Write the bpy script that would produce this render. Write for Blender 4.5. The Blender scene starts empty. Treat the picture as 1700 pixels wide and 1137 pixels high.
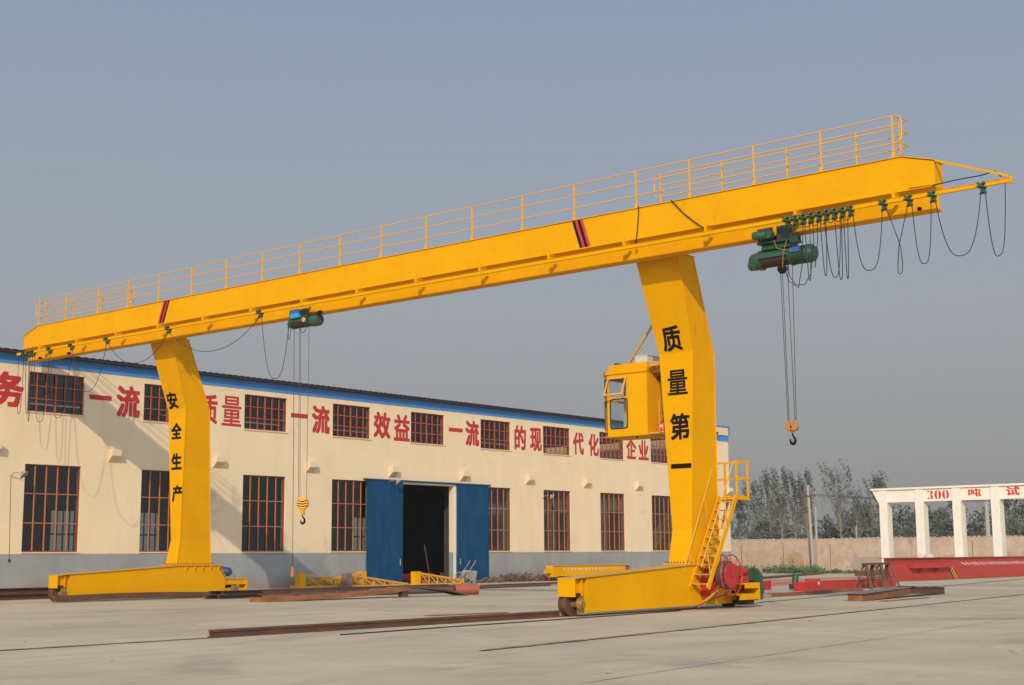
import bpy, math, random
from mathutils import Vector, Matrix
rnd = random.Random(7)
S = bpy.context.scene
COL = S.collection

# ------------------------------------------------------------------ camera
cam = bpy.data.cameras.new('camera')
cam.sensor_width = 36.0
cam.lens = 36.0 * 2334.88 / 1700.0
cam.clip_start = 0.1
cam.clip_end = 4000
co = bpy.data.objects.new('camera', cam)
COL.objects.link(co)
yaw, pit, rol = math.radians(50.28), math.radians(8.64), math.radians(-0.40)
fw = Vector((math.sin(yaw)*math.cos(pit), math.cos(yaw)*math.cos(pit), math.sin(pit)))
rt = Vector((math.cos(yaw), -math.sin(yaw), 0))
up = rt.cross(fw)
r2 = rt*math.cos(rol) + up*math.sin(rol)
u2 = up*math.cos(rol) - rt*math.sin(rol)
co.matrix_world = Matrix(((r2.x, u2.x, -fw.x, 0), (r2.y, u2.y, -fw.y, 0), (r2.z, u2.z, -fw.z, 1.6), (0, 0, 0, 1)))
S.camera = co

# ------------------------------------------------------------------ light
LDIR = Vector((1.5, 1.0, -0.93)).normalized()
SUN_EL = math.asin(-LDIR.z)
SUN_AZ = math.atan2(-LDIR.x, -LDIR.y) % (2*math.pi)
w = bpy.data.worlds.new('World')
S.world = w
w.use_nodes = True
nt = w.node_tree
bg = nt.nodes['Background']
bg.inputs['Strength'].default_value = 0.1
sky = nt.nodes.new('ShaderNodeTexSky')
sky.sky_type = 'NISHITA'
sky.sun_disc = False
sky.sun_elevation = SUN_EL
sky.sun_rotation = SUN_AZ
sky.air_density = 1.0
sky.dust_density = 4.0
sky.ozone_density = 1.0
tc = nt.nodes.new('ShaderNodeTexCoord')
sx = nt.nodes.new('ShaderNodeSeparateXYZ')
nt.links.new(tc.outputs['Generated'], sx.inputs[0])
rp = nt.nodes.new('ShaderNodeValToRGB')
nt.links.new(sx.outputs['Z'], rp.inputs[0])
els = rp.color_ramp.elements
els[0].position = 0.0
els[0].color = (.300, .292, .285, 1)
els[1].position = 1.0
els[1].color = (.20, .27, .40, 1)
for pos, c in ((.07, (.325, .322, .322)), (.17, (.360, .372, .395)), (.30, (.320, .372, .455)), (.42, (.275, .350, .475))):
    e = els.new(pos)
    e.color = (*c, 1)
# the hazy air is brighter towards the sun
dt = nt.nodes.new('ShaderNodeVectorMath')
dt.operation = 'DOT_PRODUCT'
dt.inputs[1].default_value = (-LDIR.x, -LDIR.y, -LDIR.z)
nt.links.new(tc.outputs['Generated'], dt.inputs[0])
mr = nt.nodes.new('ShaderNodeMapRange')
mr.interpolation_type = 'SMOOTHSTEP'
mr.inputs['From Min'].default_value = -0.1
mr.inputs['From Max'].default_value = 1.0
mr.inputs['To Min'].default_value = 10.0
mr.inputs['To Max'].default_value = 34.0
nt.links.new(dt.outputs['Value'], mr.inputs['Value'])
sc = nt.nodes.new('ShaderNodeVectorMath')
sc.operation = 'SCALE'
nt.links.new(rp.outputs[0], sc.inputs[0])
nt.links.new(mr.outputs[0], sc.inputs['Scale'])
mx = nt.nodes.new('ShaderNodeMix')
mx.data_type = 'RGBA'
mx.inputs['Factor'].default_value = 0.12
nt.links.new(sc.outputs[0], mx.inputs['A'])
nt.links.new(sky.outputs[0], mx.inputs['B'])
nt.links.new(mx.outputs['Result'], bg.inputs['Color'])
sl = bpy.data.lights.new('sun', 'SUN')
sl.energy = 2.9
sl.angle = math.radians(0.6)
sl.color = (1.0, .85, .62)
so = bpy.data.objects.new('sun', sl)
so.rotation_euler = LDIR.to_track_quat('-Z', 'Y').to_euler()
COL.objects.link(so)
S.view_settings.view_transform = 'Standard'
S.view_settings.look = 'None'
S.view_settings.exposure = 0.0
S.view_settings.gamma = 1.0
S.cycles.use_denoising = True
S.cycles.max_bounces = 6
S.cycles.transparent_max_bounces = 12

# ------------------------------------------------------------------ materials
def mat(name, col, rough=.6, metal=0., c2=None, scale=2., amt=.5, detail=5., bump=0., bscale=None, stretch=(1, 1, 1), spec=.5, fine=0.):
    m = bpy.data.materials.new(name)
    m.use_nodes = True
    t = m.node_tree
    b = t.nodes['Principled BSDF']
    b.inputs['Base Color'].default_value = (*col, 1)
    b.inputs['Roughness'].default_value = rough
    b.inputs['Metallic'].default_value = metal
    b.inputs['Specular IOR Level'].default_value = spec
    tc = t.nodes.new('ShaderNodeTexCoord')
    mp = t.nodes.new('ShaderNodeMapping')
    mp.inputs['Scale'].default_value = stretch
    t.links.new(tc.outputs['Object'], mp.inputs[0])
    if c2 is not None:
        n = t.nodes.new('ShaderNodeTexNoise')
        n.inputs['Scale'].default_value = scale
        n.inputs['Detail'].default_value = detail
        n.inputs['Roughness'].default_value = .6
        t.links.new(mp.outputs[0], n.inputs['Vector'])
        r = t.nodes.new('ShaderNodeMapRange')
        r.inputs['From Min'].default_value = .5 - .25/max(amt, .01)*.5
        r.inputs['From Max'].default_value = .5 + .25/max(amt, .01)*.5
        t.links.new(n.outputs['Fac'], r.inputs['Value'])
        x = t.nodes.new('ShaderNodeMix')
        x.data_type = 'RGBA'
        x.inputs['A'].default_value = (*col, 1)
        x.inputs['B'].default_value = (*c2, 1)
        t.links.new(r.outputs[0], x.inputs['Factor'])
        t.links.new(x.outputs['Result'], b.inputs['Base Color'])
    if bump:
        n2 = t.nodes.new('ShaderNodeTexNoise')
        n2.inputs['Scale'].default_value = bscale or scale*4
        n2.inputs['Detail'].default_value = 6
        t.links.new(mp.outputs[0], n2.inputs['Vector'])
        bp = t.nodes.new('ShaderNodeBump')
        bp.inputs['Strength'].default_value = bump
        bp.inputs['Distance'].default_value = .05
        t.links.new(n2.outputs['Fac'], bp.inputs['Height'])
        t.links.new(bp.outputs[0], b.inputs['Normal'])
    return m

YEL = mat('yellow_paint', (.77, .368, .0002), .6, c2=(.69, .322, .0005), scale=.7, amt=.7, bump=.07, bscale=2.2, spec=.06)
def grime(m, col, k, st=(1, 1, .18), sc=2.4, lo=.60, hi=.76):
    # rain streaks and scuffs over a painted surface
    t = m.node_tree
    b = t.nodes['Principled BSDF']
    tc = t.nodes.new('ShaderNodeTexCoord')
    mp = t.nodes.new('ShaderNodeMapping')
    mp.inputs['Scale'].default_value = st
    t.links.new(tc.outputs['Object'], mp.inputs[0])
    n = t.nodes.new('ShaderNodeTexNoise')
    n.inputs['Scale'].default_value = sc
    n.inputs['Detail'].default_value = 8
    n.inputs['Roughness'].default_value = .68
    t.links.new(mp.outputs[0], n.inputs['Vector'])
    r = t.nodes.new('ShaderNodeMapRange')
    r.interpolation_type = 'SMOOTHSTEP'
    r.inputs['From Min'].default_value = lo
    r.inputs['From Max'].default_value = hi
    r.inputs['To Max'].default_value = k
    t.links.new(n.outputs['Fac'], r.inputs['Value'])
    x = t.nodes.new('ShaderNodeMix')
    x.data_type = 'RGBA'
    x.inputs['B'].default_value = (*col, 1)
    src = b.inputs['Base Color'].links[0].from_socket
    t.links.new(src, x.inputs['A'])
    t.links.new(r.outputs[0], x.inputs['Factor'])
    t.links.new(x.outputs['Result'], b.inputs['Base Color'])
grime(YEL, (.30, .15, .02), .55)
grime(YEL, (.16, .07, .02), .7, (1, 1, 1), 14, .69, .74)
YELD = mat('dusty_yellow_paint', (.62, .33, .035), .65, c2=(.50, .28, .075), scale=3, amt=.8)
RAILY = mat('faded_yellow_paint', (.72, .37, .018), .5, c2=(.60, .31, .06), scale=5)
GREASE = mat('greasy_yellow', (.34, .20, .03), .5, c2=(.14, .08, .03), scale=7, amt=.9)
BLACKP = mat('black_paint', (.010, .007, .007), .7, spec=.12)
REDP = mat('red_stripe_paint', (.52, .03, .03), .5)
RLET = mat('red_lettering_paint', (.50, .022, .022), .75, c2=(.42, .03, .025), scale=3, amt=.6)
CABLE = mat('black_cable', (.015, .015, .016), .6)
ROPE = mat('steel_rope', (.06, .055, .05), .5, metal=.3)
GREEN = mat('green_enamel', (.016, .095, .05), .38, c2=(.035, .075, .04), scale=9, amt=.7, bump=.1, bscale=30)
GREEND = mat('dark_green_enamel', (.01, .05, .03), .5, c2=(.03, .04, .025), scale=9, amt=.7)
BROWN = mat('greasy_drum', (.05, .025, .015), .5, c2=(.09, .04, .02), scale=12)
RUST = mat('rusty_steel', (.14, .060, .030), .8, c2=(.085, .042, .028), scale=5, amt=.9, bump=.2, bscale=30, stretch=(.4, 1, 1))
RUSTO = mat('orange_rust', (.30, .125, .045), .85, c2=(.18, .07, .03), scale=3, amt=.9, bump=.2, bscale=25, stretch=(.3, 1, 1))
DSTEEL = mat('dark_mill_steel', (.070, .055, .050), .65, c2=(.12, .060, .036), scale=2.2, amt=.8, stretch=(.3, 1, 1))
PRIMER = mat('red_primer', (.46, .036, .022), .55, c2=(.39, .040, .027), scale=1.4, amt=.6)
PRIMERL = mat('glossy_red', (.50, .016, .014), .4, c2=(.42, .02, .018), scale=3)
grime(PRIMER, (.16, .035, .025), .6, (.4, 1, 1), 3, .55, .72)
REDM = mat('machine_red', (.48, .020, .020), .45, c2=(.38, .03, .025), scale=7, amt=.6)
BLUEP = mat('blue_door_paint', (.006, .050, .128), .55, c2=(.011, .070, .165), scale=2.2, amt=.8, stretch=(1, 1, .3), spec=.12)
grime(BLUEP, (.28, .34, .38), .6, (1, 1, .5), 6, .66, .73)
grime(BLUEP, (.01, .04, .09), .6, (1, 1, .12), 3, .52, .7)
BLUEB = mat('blue_band_paint', (.06, .25, .62), .6, c2=(.05, .22, .55), scale=2)
BLUEM = mat('blue_motor', (.03, .07, .17), .45)
SKYBL = mat('light_blue_box', (.05, .32, .66), .4)
FRAME = mat('window_frame_paint', (.48, .145, .05), .6, c2=(.40, .17, .07), scale=4, amt=.7)
FRAMER = mat('red_frame_paint', (.26, .045, .03), .6)
FRAMEU = mat('red_mullion_paint', (.42, .075, .035), .6, c2=(.34, .09, .045), scale=4)
WHITEC = mat('whitewashed_concrete', (.80, .76, .66), .8, c2=(.74, .69, .58), scale=1.2, amt=.6, bump=.1, bscale=12)
grime(WHITEC, (.50, .45, .36), .6, (1, 1, .2), 2.5, .55, .75)
CREAM = mat('cream_plaster', (.74, .59, .385), .85, c2=(.70, .55, .35), scale=.7, amt=.5, bump=.08, bscale=8)
ROOFM = mat('dark_roof_sheet', (.030, .016, .017), .6, c2=(.045, .022, .02), scale=3)
GREYM = mat('grey_metal', (.30, .31, .30), .5, c2=(.24, .24, .23), scale=4)
CREAMB = mat('cream_enamel', (.62, .60, .47), .5)
GASK = mat('rubber_gasket', (.02, .02, .02), .6)
CONC = mat('grey_concrete', (.42, .38, .31), .85, c2=(.34, .31, .26), scale=3)
BARK = mat('pale_bark', (.24, .21, .17), .9, c2=(.16, .14, .11), scale=3)
LEAF = mat('poplar_leaf', (.064, .074, .042), .7, c2=(.100, .108, .062), scale=.5, amt=.8)
LEAFD = mat('dark_leaf', (.064, .074, .050), .7, c2=(.098, .102, .068), scale=.22, amt=.9)
WEED = mat('weed_leaf', (.06, .125, .022), .6, c2=(.10, .15, .035), scale=1.2, amt=.8)
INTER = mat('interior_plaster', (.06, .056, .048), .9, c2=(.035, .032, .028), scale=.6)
CHROME = mat('zinc', (.5, .5, .48), .35, metal=.8)
WHITEP = mat('white_paint', (.75, .68, .62), .7)
PINKX = mat('extinguisher_red', (.62, .02, .05), .35)
ORANGE = mat('orange_plastic', (.62, .16, .05), .5)

def glass_mat(name, tint, base):
    m = bpy.data.materials.new(name)
    m.use_nodes = True
    t = m.node_tree
    t.nodes.remove(t.nodes['Principled BSDF'])
    out = t.nodes['Material Output']
    tr = t.nodes.new('ShaderNodeBsdfTransparent')
    tr.inputs[0].default_value = (*tint, 1)
    gl = t.nodes.new('ShaderNodeBsdfGlossy')
    gl.inputs['Roughness'].default_value = .04
    gl.inputs[0].default_value = (.8, .8, .8, 1)
    ms = t.nodes.new('ShaderNodeMixShader')
    lw = t.nodes.new('ShaderNodeLayerWeight')
    lw.inputs[0].default_value = .5
    pw = t.nodes.new('ShaderNodeMath')
    pw.operation = 'POWER'
    pw.inputs[1].default_value = 4.0
    t.links.new(lw.outputs['Facing'], pw.inputs[0])
    fr = t.nodes.new('ShaderNodeMath')
    fr.operation = 'MULTIPLY_ADD'
    fr.inputs[1].default_value = .7
    fr.inputs[2].default_value = base
    t.links.new(pw.outputs[0], fr.inputs[0])
    t.links.new(fr.outputs[0], ms.inputs[0])
    t.links.new(tr.outputs[0], ms.inputs[1])
    t.links.new(gl.outputs[0], ms.inputs[2])
    t.links.new(ms.outputs[0], out.inputs[0])
    return m
GLASS = glass_mat('dusty_window_glass', (.66, .69, .65), .075)
CLEAR = glass_mat('clear_cabin_glass', (.92, .95, .95), .03)

def wall_mat():
    """cream plaster with a grey painted dado, blotches, faint streaks"""
    m = mat('plaster_with_grey_dado', (.74, .59, .385), .85, bump=.10, bscale=6)
    t = m.node_tree
    b = t.nodes['Principled BSDF']
    tc = t.nodes.new('ShaderNodeTexCoord')
    sp = t.nodes.new('ShaderNodeSeparateXYZ')
    t.links.new(tc.outputs['Object'], sp.inputs[0])
    n = t.nodes.new('ShaderNodeTexNoise')
    n.inputs['Scale'].default_value = .45
    n.inputs['Detail'].default_value = 7
    t.links.new(tc.outputs['Object'], n.inputs['Vector'])
    mp = t.nodes.new('ShaderNodeMapping')
    mp.inputs['Scale'].default_value = (.9, 1, .25)
    t.links.new(tc.outputs['Object'], mp.inputs[0])
    n2 = t.nodes.new('ShaderNodeTexNoise')
    n2.inputs['Scale'].default_value = 1.2
    n2.inputs['Detail'].default_value = 6
    t.links.new(mp.outputs[0], n2.inputs['Vector'])
    a = t.nodes.new('ShaderNodeMath')
    a.operation = 'ADD'
    t.links.new(n.outputs['Fac'], a.inputs[0])
    t.links.new(n2.outputs['Fac'], a.inputs[1])
    r = t.nodes.new('ShaderNodeMapRange')
    r.inputs['From Min'].default_value = .75
    r.inputs['From Max'].default_value = 1.3
    t.links.new(a.outputs[0], r.inputs['Value'])
    def mixc(c1, c2):
        x = t.nodes.new('ShaderNodeMix')
        x.data_type = 'RGBA'
        x.inputs['A'].default_value = (*c1, 1)
        x.inputs['B'].default_value = (*c2, 1)
        t.links.new(r.outputs[0], x.inputs['Factor'])
        return x
    cr = mixc((.80, .645, .415), (.745, .59, .37))
    gr = mixc((.315, .325, .315), (.255, .265, .258))
    wv = t.nodes.new('ShaderNodeTexNoise')
    wv.inputs['Scale'].default_value = 2.5
    t.links.new(tc.outputs['Object'], wv.inputs['Vector'])
    mm = t.nodes.new('ShaderNodeMath')
    mm.operation = 'MULTIPLY_ADD'
    mm.inputs[1].default_value = .05
    t.links.new(wv.outputs['Fac'], mm.inputs[0])
    t.links.new(sp.outputs['Z'], mm.inputs[2])
    gt = t.nodes.new('ShaderNodeMath')
    gt.operation = 'GREATER_THAN'
    gt.inputs[1].default_value = 1.885
    t.links.new(mm.outputs[0], gt.inputs[0])
    sp2 = t.nodes.new('ShaderNodeMath')
    sp2.operation = 'MULTIPLY_ADD'
    sp2.inputs[1].default_value = -1.1
    t.links.new(n.outputs['Fac'], sp2.inputs[0])
    t.links.new(sp.outputs['Z'], sp2.inputs[2])
    spr = t.nodes.new('ShaderNodeMapRange')
    spr.interpolation_type = 'SMOOTHSTEP'
    spr.inputs['From Min'].default_value = -.45
    spr.inputs['From Max'].default_value = .25
    t.links.new(sp2.outputs[0], spr.inputs['Value'])
    gx = t.nodes.new('ShaderNodeMix')
    gx.data_type = 'RGBA'
    gx.inputs['A'].default_value = (.27, .225, .175, 1)
    t.links.new(spr.outputs[0], gx.inputs['Factor'])
    t.links.new(gr.outputs['Result'], gx.inputs['B'])
    gr = gx
    x = t.nodes.new('ShaderNodeMix')
    x.data_type = 'RGBA'
    t.links.new(gt.outputs[0], x.inputs['Factor'])
    t.links.new(gr.outputs['Result'], x.inputs['A'])
    t.links.new(cr.outputs['Result'], x.inputs['B'])
    t.links.new(x.outputs['Result'], b.inputs['Base Color'])
    return m
WALLM = wall_mat()
grime(WALLM, (.47, .37, .25), .5, (1.6, 1, .14), 1.1, .58, .78)
grime(WALLM, (.42, .33, .23), .5, (1, 1, 1), .35, .60, .72)

def ground_mat():
    m = mat('worn_concrete_yard', (.45, .38, .29), .9, bump=.12, bscale=9, spec=.2)
    t = m.node_tree
    b = t.nodes['Principled BSDF']
    tc = t.nodes.new('ShaderNodeTexCoord')
    def noise(scale, st, det=6, rough=.6, dist=0):
        mp = t.nodes.new('ShaderNodeMapping')
        mp.inputs['Scale'].default_value = st
        t.links.new(tc.outputs['Object'], mp.inputs[0])
        n = t.nodes.new('ShaderNodeTexNoise')
        n.inputs['Scale'].default_value = scale
        n.inputs['Detail'].default_value = det
        n.inputs['Roughness'].default_value = rough
        n.inputs['Distortion'].default_value = dist
        t.links.new(mp.outputs[0], n.inputs['Vector'])
        return n.outputs['Fac']
    def rng(v, a, c):
        r = t.nodes.new('ShaderNodeMapRange')
        r.interpolation_type = 'SMOOTHSTEP'
        r.inputs['From Min'].default_value = a
        r.inputs['From Max'].default_value = c
        t.links.new(v, r.inputs['Value'])
        return r.outputs[0]
    def mix(f, A, B):
        x = t.nodes.new('ShaderNodeMix')
        x.data_type = 'RGBA'
        t.links.new(f, x.inputs['Factor'])
        for k, v in (('A', A), ('B', B)):
            if isinstance(v, tuple):
                x.inputs[k].default_value = (*v, 1)
            else:
                t.links.new(v, x.inputs[k])
        return x.outputs['Result']
    def mul(a, v):
        q = t.nodes.new('ShaderNodeMath')
        q.operation = 'MULTIPLY'
        t.links.new(a, q.inputs[0])
        if isinstance(v, float):
            q.inputs[1].default_value = v
        else:
            t.links.new(v, q.inputs[1])
        return q.outputs[0]
    c = mix(rng(noise(.16, (1, 1, 1), 6), .32, .68), (.54, .43, .285), (.45, .35, .225))
    c = mix(mul(rng(noise(.9, (.25, 1, 1), 8, .65), .45, .75), .55), c, (.345, .262, .17))
    c = mix(mul(rng(noise(.30, (1, .35, 1), 7, .6, 1.5), .52, .70), .7), c, (.565, .455, .315))
    c = mix(mul(rng(noise(.55, (.5, 1.3, 1), 7, .7, 2.), .58, .70), .55), c, (.36, .22, .12))
    c = mix(mul(rng(noise(7., (1, 1, 1), 5, .7), .5, .8), .35), c, (.29, .225, .155))
    c = mix(mul(rng(noise(.12, (1, 1, 1), 3), .57, .66), mul(rng(noise(2.5, (.2, 1, 1), 6, .7), .35, .7), .5)), c, (.24, .20, .15))
    # tyre arcs and hairline cracks
    wv = t.nodes.new('ShaderNodeTexWave')
    wv.wave_type = 'RINGS'
    wv.rings_direction = 'Z'
    wv.inputs['Scale'].default_value = .045
    wv.inputs['Distortion'].default_value = 1.2
    wv.inputs['Detail'].default_value = 2
    wv.inputs['Detail Scale'].default_value = .4
    wm = t.nodes.new('ShaderNodeMapping')
    wm.inputs['Location'].default_value = (-27, -6, 0)
    t.links.new(tc.outputs['Object'], wm.inputs[0])
    t.links.new(wm.outputs[0], wv.inputs['Vector'])
    c = mix(mul(mul(rng(wv.outputs['Fac'], .93, .99), rng(noise(.25, (1, 1, 1), 5, .7), .46, .62)), .38), c, (.27, .22, .17))
    vo = t.nodes.new('ShaderNodeTexVoronoi')
    vo.feature = 'DISTANCE_TO_EDGE'
    vo.inputs['Scale'].default_value = .11
    dn = t.nodes.new('ShaderNodeTexNoise')
    dn.inputs['Scale'].default_value = .5
    dn.inputs['Detail'].default_value = 6
    t.links.new(tc.outputs['Object'], dn.inputs['Vector'])
    ad = t.nodes.new('ShaderNodeMix')
    ad.data_type = 'VECTOR'
    ad.inputs['Factor'].default_value = .12
    t.links.new(tc.outputs['Object'], ad.inputs['A'])
    sv = t.nodes.new('ShaderNodeVectorMath')
    sv.operation = 'SCALE'
    sv.inputs['Scale'].default_value = 16.
    t.links.new(dn.outputs['Color'], sv.inputs[0])
    t.links.new(sv.outputs[0], ad.inputs['B'])
    t.links.new(ad.outputs['Result'], vo.inputs['Vector'])
    iv = t.nodes.new('ShaderNodeMath')
    iv.operation = 'SUBTRACT'
    iv.use_clamp = True
    iv.inputs[0].default_value = 1.0
    t.links.new(rng(vo.outputs['Distance'], .0006, .0022), iv.inputs[1])
    c = mix(mul(mul(iv.outputs[0], rng(noise(.18, (1, 1, 1), 3), .45, .6)), .6), c, (.20, .16, .12))
    c = mix(mul(rng(noise(28., (1, 1, 1), 3, .7), .62, .72), .5), c, (.20, .165, .125))
    # red primer overspray where beams were painted
    sp = t.nodes.new('ShaderNodeSeparateXYZ')
    t.links.new(tc.outputs['Object'], sp.inputs[0])
    def box(axis, a, b2, soft):
        l = t.nodes.new('ShaderNodeMapRange')
        l.interpolation_type = 'SMOOTHSTEP'
        l.inputs['From Min'].default_value = a - soft
        l.inputs['From Max'].default_value = a + soft
        t.links.new(sp.outputs[axis], l.inputs['Value'])
        h = t.nodes.new('ShaderNodeMapRange')
        h.interpolation_type = 'SMOOTHSTEP'
        h.inputs['From Min'].default_value = b2 - soft
        h.inputs['From Max'].default_value = b2 + soft
        t.links.new(sp.outputs[axis], h.inputs['Value'])
        q = t.nodes.new('ShaderNodeMath')
        q.operation = 'SUBTRACT'
        q.use_clamp = True
        t.links.new(l.outputs[0], q.inputs[0])
        t.links.new(h.outputs[0], q.inputs[1])
        return q.outputs[0]
    nz = rng(noise(.8, (.3, 1.6, 1), 6, .7), .30, .52)
    for (x0, x1, y0, y1, s, k) in ((51, 77, 48.6, 53.0, 1.0, .85), (60, 79, 36.4, 41.8, 1.0, .9), (74, 100, 42.5, 45.5, .8, .7)):
        c = mix(mul(mul(box('X', x0, x1, s*2), box('Y', y0, y1, s)), mul(nz, k)), c, (.46, .085, .065))
    # bare dirt in front of the far wall and by the workshop
    c = mix(mul(box('X', 106.5, 113, .6), rng(noise(.5, (1, 1, 1), 6), .2, .4)), c, (.33, .235, .15))
    t.links.new(c, b.inputs['Base Color'])
    return m

def brick_wall_mat():
    m = mat('rendered_brick', (.56, .42, .31), .9, c2=(.46, .335, .24), scale=1.3, amt=.9, bump=.15, bscale=10)
    return m
BWALL = brick_wall_mat()
grime(BWALL, (.30, .21, .15), .7, (1, 1, .35), 1.6, .53, .72)
grime(BWALL, (.66, .55, .44), .6, (1, 1, 1), .9, .56, .68)
TREST = mat('brown_primed_steel', (.15, .062, .036), .75, c2=(.10, .045, .028), scale=6, amt=.8)
RLET2 = mat('bright_red_lettering', (.62, .032, .025), .7)

# ------------------------------------------------------------------ mesh helpers
LOC = {}
class MB:
    def __init__(s):
        s.v = []; s.f = []
    def add(s, vs, fs):
        n = len(s.v)
        s.v += [tuple(q) for q in vs]
        s.f += [tuple(i+n for i in f) for f in fs]
        return s
    def box(s, x0, x1, y0, y1, z0, z1):
        return s.hull([(x0, y0, z0), (x1, y0, z0), (x1, y1, z0), (x0, y1, z0), (x0, y0, z1), (x1, y0, z1), (x1, y1, z1), (x0, y1, z1)])
    def hull(s, p):
        return s.add(p, [(0, 3, 2, 1), (4, 5, 6, 7), (0, 1, 5, 4), (1, 2, 6, 5), (2, 3, 7, 6), (3, 0, 4, 7)])
    def bar(s, a, b, wd, ht, upv=(0, 0, 1)):
        a, b = Vector(a), Vector(b)
        d = (b-a).normalized()
        u = Vector(upv)
        if abs(d.dot(u)) > .98:
            u = Vector((1, 0, 0))
        r = d.cross(u).normalized()
        u = r.cross(d).normalized()
        r = r*wd/2; u = u*ht/2
        return s.hull([a-r-u, a+r-u, a+r+u, a-r+u, b-r-u, b+r-u, b+r+u, b-r+u])
    def prism(s, poly, off):
        n = len(poly); o = Vector(off)
        vs = [Vector(p) for p in poly] + [Vector(p)+o for p in poly]
        fs = [tuple(range(n-1, -1, -1)), tuple(range(n, 2*n))] + [(i, (i+1) % n, n+(i+1) % n, n+i) for i in range(n)]
        return s.add(vs, fs)
    def tube(s, path, r, n=6, cap=True):
        P = [Vector(p) for p in path]
        m = len(P)
        rr = r if isinstance(r, (list, tuple)) else [r]*m
        t0 = (P[1]-P[0]).normalized()
        u = Vector((0, 0, 1)) if abs(t0.z) < .9 else Vector((1, 0, 0))
        vs = []; fs = []
        for i in range(m):
            t = (P[min(i+1, m-1)]-P[max(i-1, 0)])
            t = t.normalized() if t.length > 1e-9 else t0
            a = t.cross(u)
            a = a.normalized() if a.length > 1e-6 else t.orthogonal().normalized()
            u = a.cross(t).normalized()
            for k in range(n):
                q = 2*math.pi*k/n
                vs.append(P[i] + (a*math.cos(q)+u*math.sin(q))*rr[i])
        for i in range(m-1):
            for k in range(n):
                k2 = (k+1) % n
                fs.append((i*n+k, i*n+k2, (i+1)*n+k2, (i+1)*n+k))
        if cap:
            fs.append(tuple(range(n-1, -1, -1)))
            fs.append(tuple((m-1)*n+k for k in range(n)))
        return s.add(vs, fs)
    def lathe(s, o, axis, prof, n=20):
        o, ax = Vector(o), Vector(axis).normalized()
        return s.tube([o+ax*a for a, r in prof], [max(r, .001) for a, r in prof], n)
    def ring(s, c, axis, R, r, n=28, m=6):
        c, ax = Vector(c), Vector(axis).normalized()
        a = ax.orthogonal().normalized(); b = ax.cross(a)
        vs = []; fs = []
        for i in range(n):
            q = 2*math.pi*i/n
            d = a*math.cos(q)+b*math.sin(q)
            for k in range(m):
                p = 2*math.pi*k/m
                vs.append(c + d*(R+r*math.cos(p)) + ax*r*math.sin(p))
        for i in range(n):
            for k in range(m):
                fs.append((i*m+k, i*m+(k+1) % m, ((i+1) % n)*m+(k+1) % m, ((i+1) % n)*m+k))
        return s.add(vs, fs)
    def loft(s, rings, cap=True):
        n = len(rings[0]); vs = []; fs = []
        for r in rings: vs += list(r)
        for i in range(len(rings)-1):
            for k in range(n):
                fs.append((i*n+k, i*n+(k+1) % n, (i+1)*n+(k+1) % n, (i+1)*n+k))
        if cap:
            fs.append(tuple(range(n-1, -1, -1)))
            fs.append(tuple((len(rings)-1)*n+k for k in range(n)))
        return s.add(vs, fs)
    def holes(s, x0, x1, z0, z1, rects, P, th):
        """slab spanned by u in [x0,x1], v in [z0,z1] with openings; P(u,v,d) gives the 3D point at depth d"""
        xs = sorted({x0, x1, *[r[0] for r in rects], *[r[1] for r in rects]})
        zs = sorted({z0, z1, *[r[2] for r in rects], *[r[3] for r in rects]})
        xs = [x for x in xs if x0 <= x <= x1]; zs = [z for z in zs if z0 <= z <= z1]
        def solid(i, j):
            if not (0 <= i < len(xs)-1 and 0 <= j < len(zs)-1): return False
            a, b = (xs[i]+xs[i+1])/2, (zs[j]+zs[j+1])/2
            return not any(r[0] < a < r[1] and r[2] < b < r[3] for r in rects)
        for i in range(len(xs)-1):
            for j in range(len(zs)-1):
                if not solid(i, j): continue
                a, b, c, d = xs[i], xs[i+1], zs[j], zs[j+1]
                s.add([P(a, c, 0), P(b, c, 0), P(b, d, 0), P(a, d, 0)], [(0, 1, 2, 3)])
                s.add([P(a, c, th), P(b, c, th), P(b, d, th), P(a, d, th)], [(3, 2, 1, 0)])
                for di, dj, e in ((-1, 0, ((a, c), (a, d))), (1, 0, ((b, d), (b, c))), (0, -1, ((b, c), (a, c))), (0, 1, ((a, d), (b, d)))):
                    if not solid(i+di, j+dj):
                        (u1, v1), (u2, v2_) = e
                        s.add([P(u1, v1, 0), P(u2, v2_, 0), P(u2, v2_, th), P(u1, v1, th)], [(0, 1, 2, 3)])
        return s
    def build(s, name, material, parent=None, smooth=False, bevel=0):
        me = bpy.data.meshes.new(name)
        o = bpy.data.objects.new(name, me)
        base = Vector((0, 0, 0))
        if parent is not None:
            base = LOC[parent.name]
        me.from_pydata([tuple(Vector(q)-base) for q in s.v], [], s.f)
        me.validate()
        me.materials.append(material)
        if smooth:
            for p in me.polygons: p.use_smooth = True
            try: me.set_sharp_from_angle(angle=math.radians(40))
            except Exception: pass
        COL.objects.link(o)
        o.parent = parent
        LOC[o.name] = base
        if bevel:
            bv = o.modifiers.new('bevel', 'BEVEL')
            bv.width = bevel; bv.segments = 2; bv.limit_method = 'ANGLE'
        return o

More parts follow.
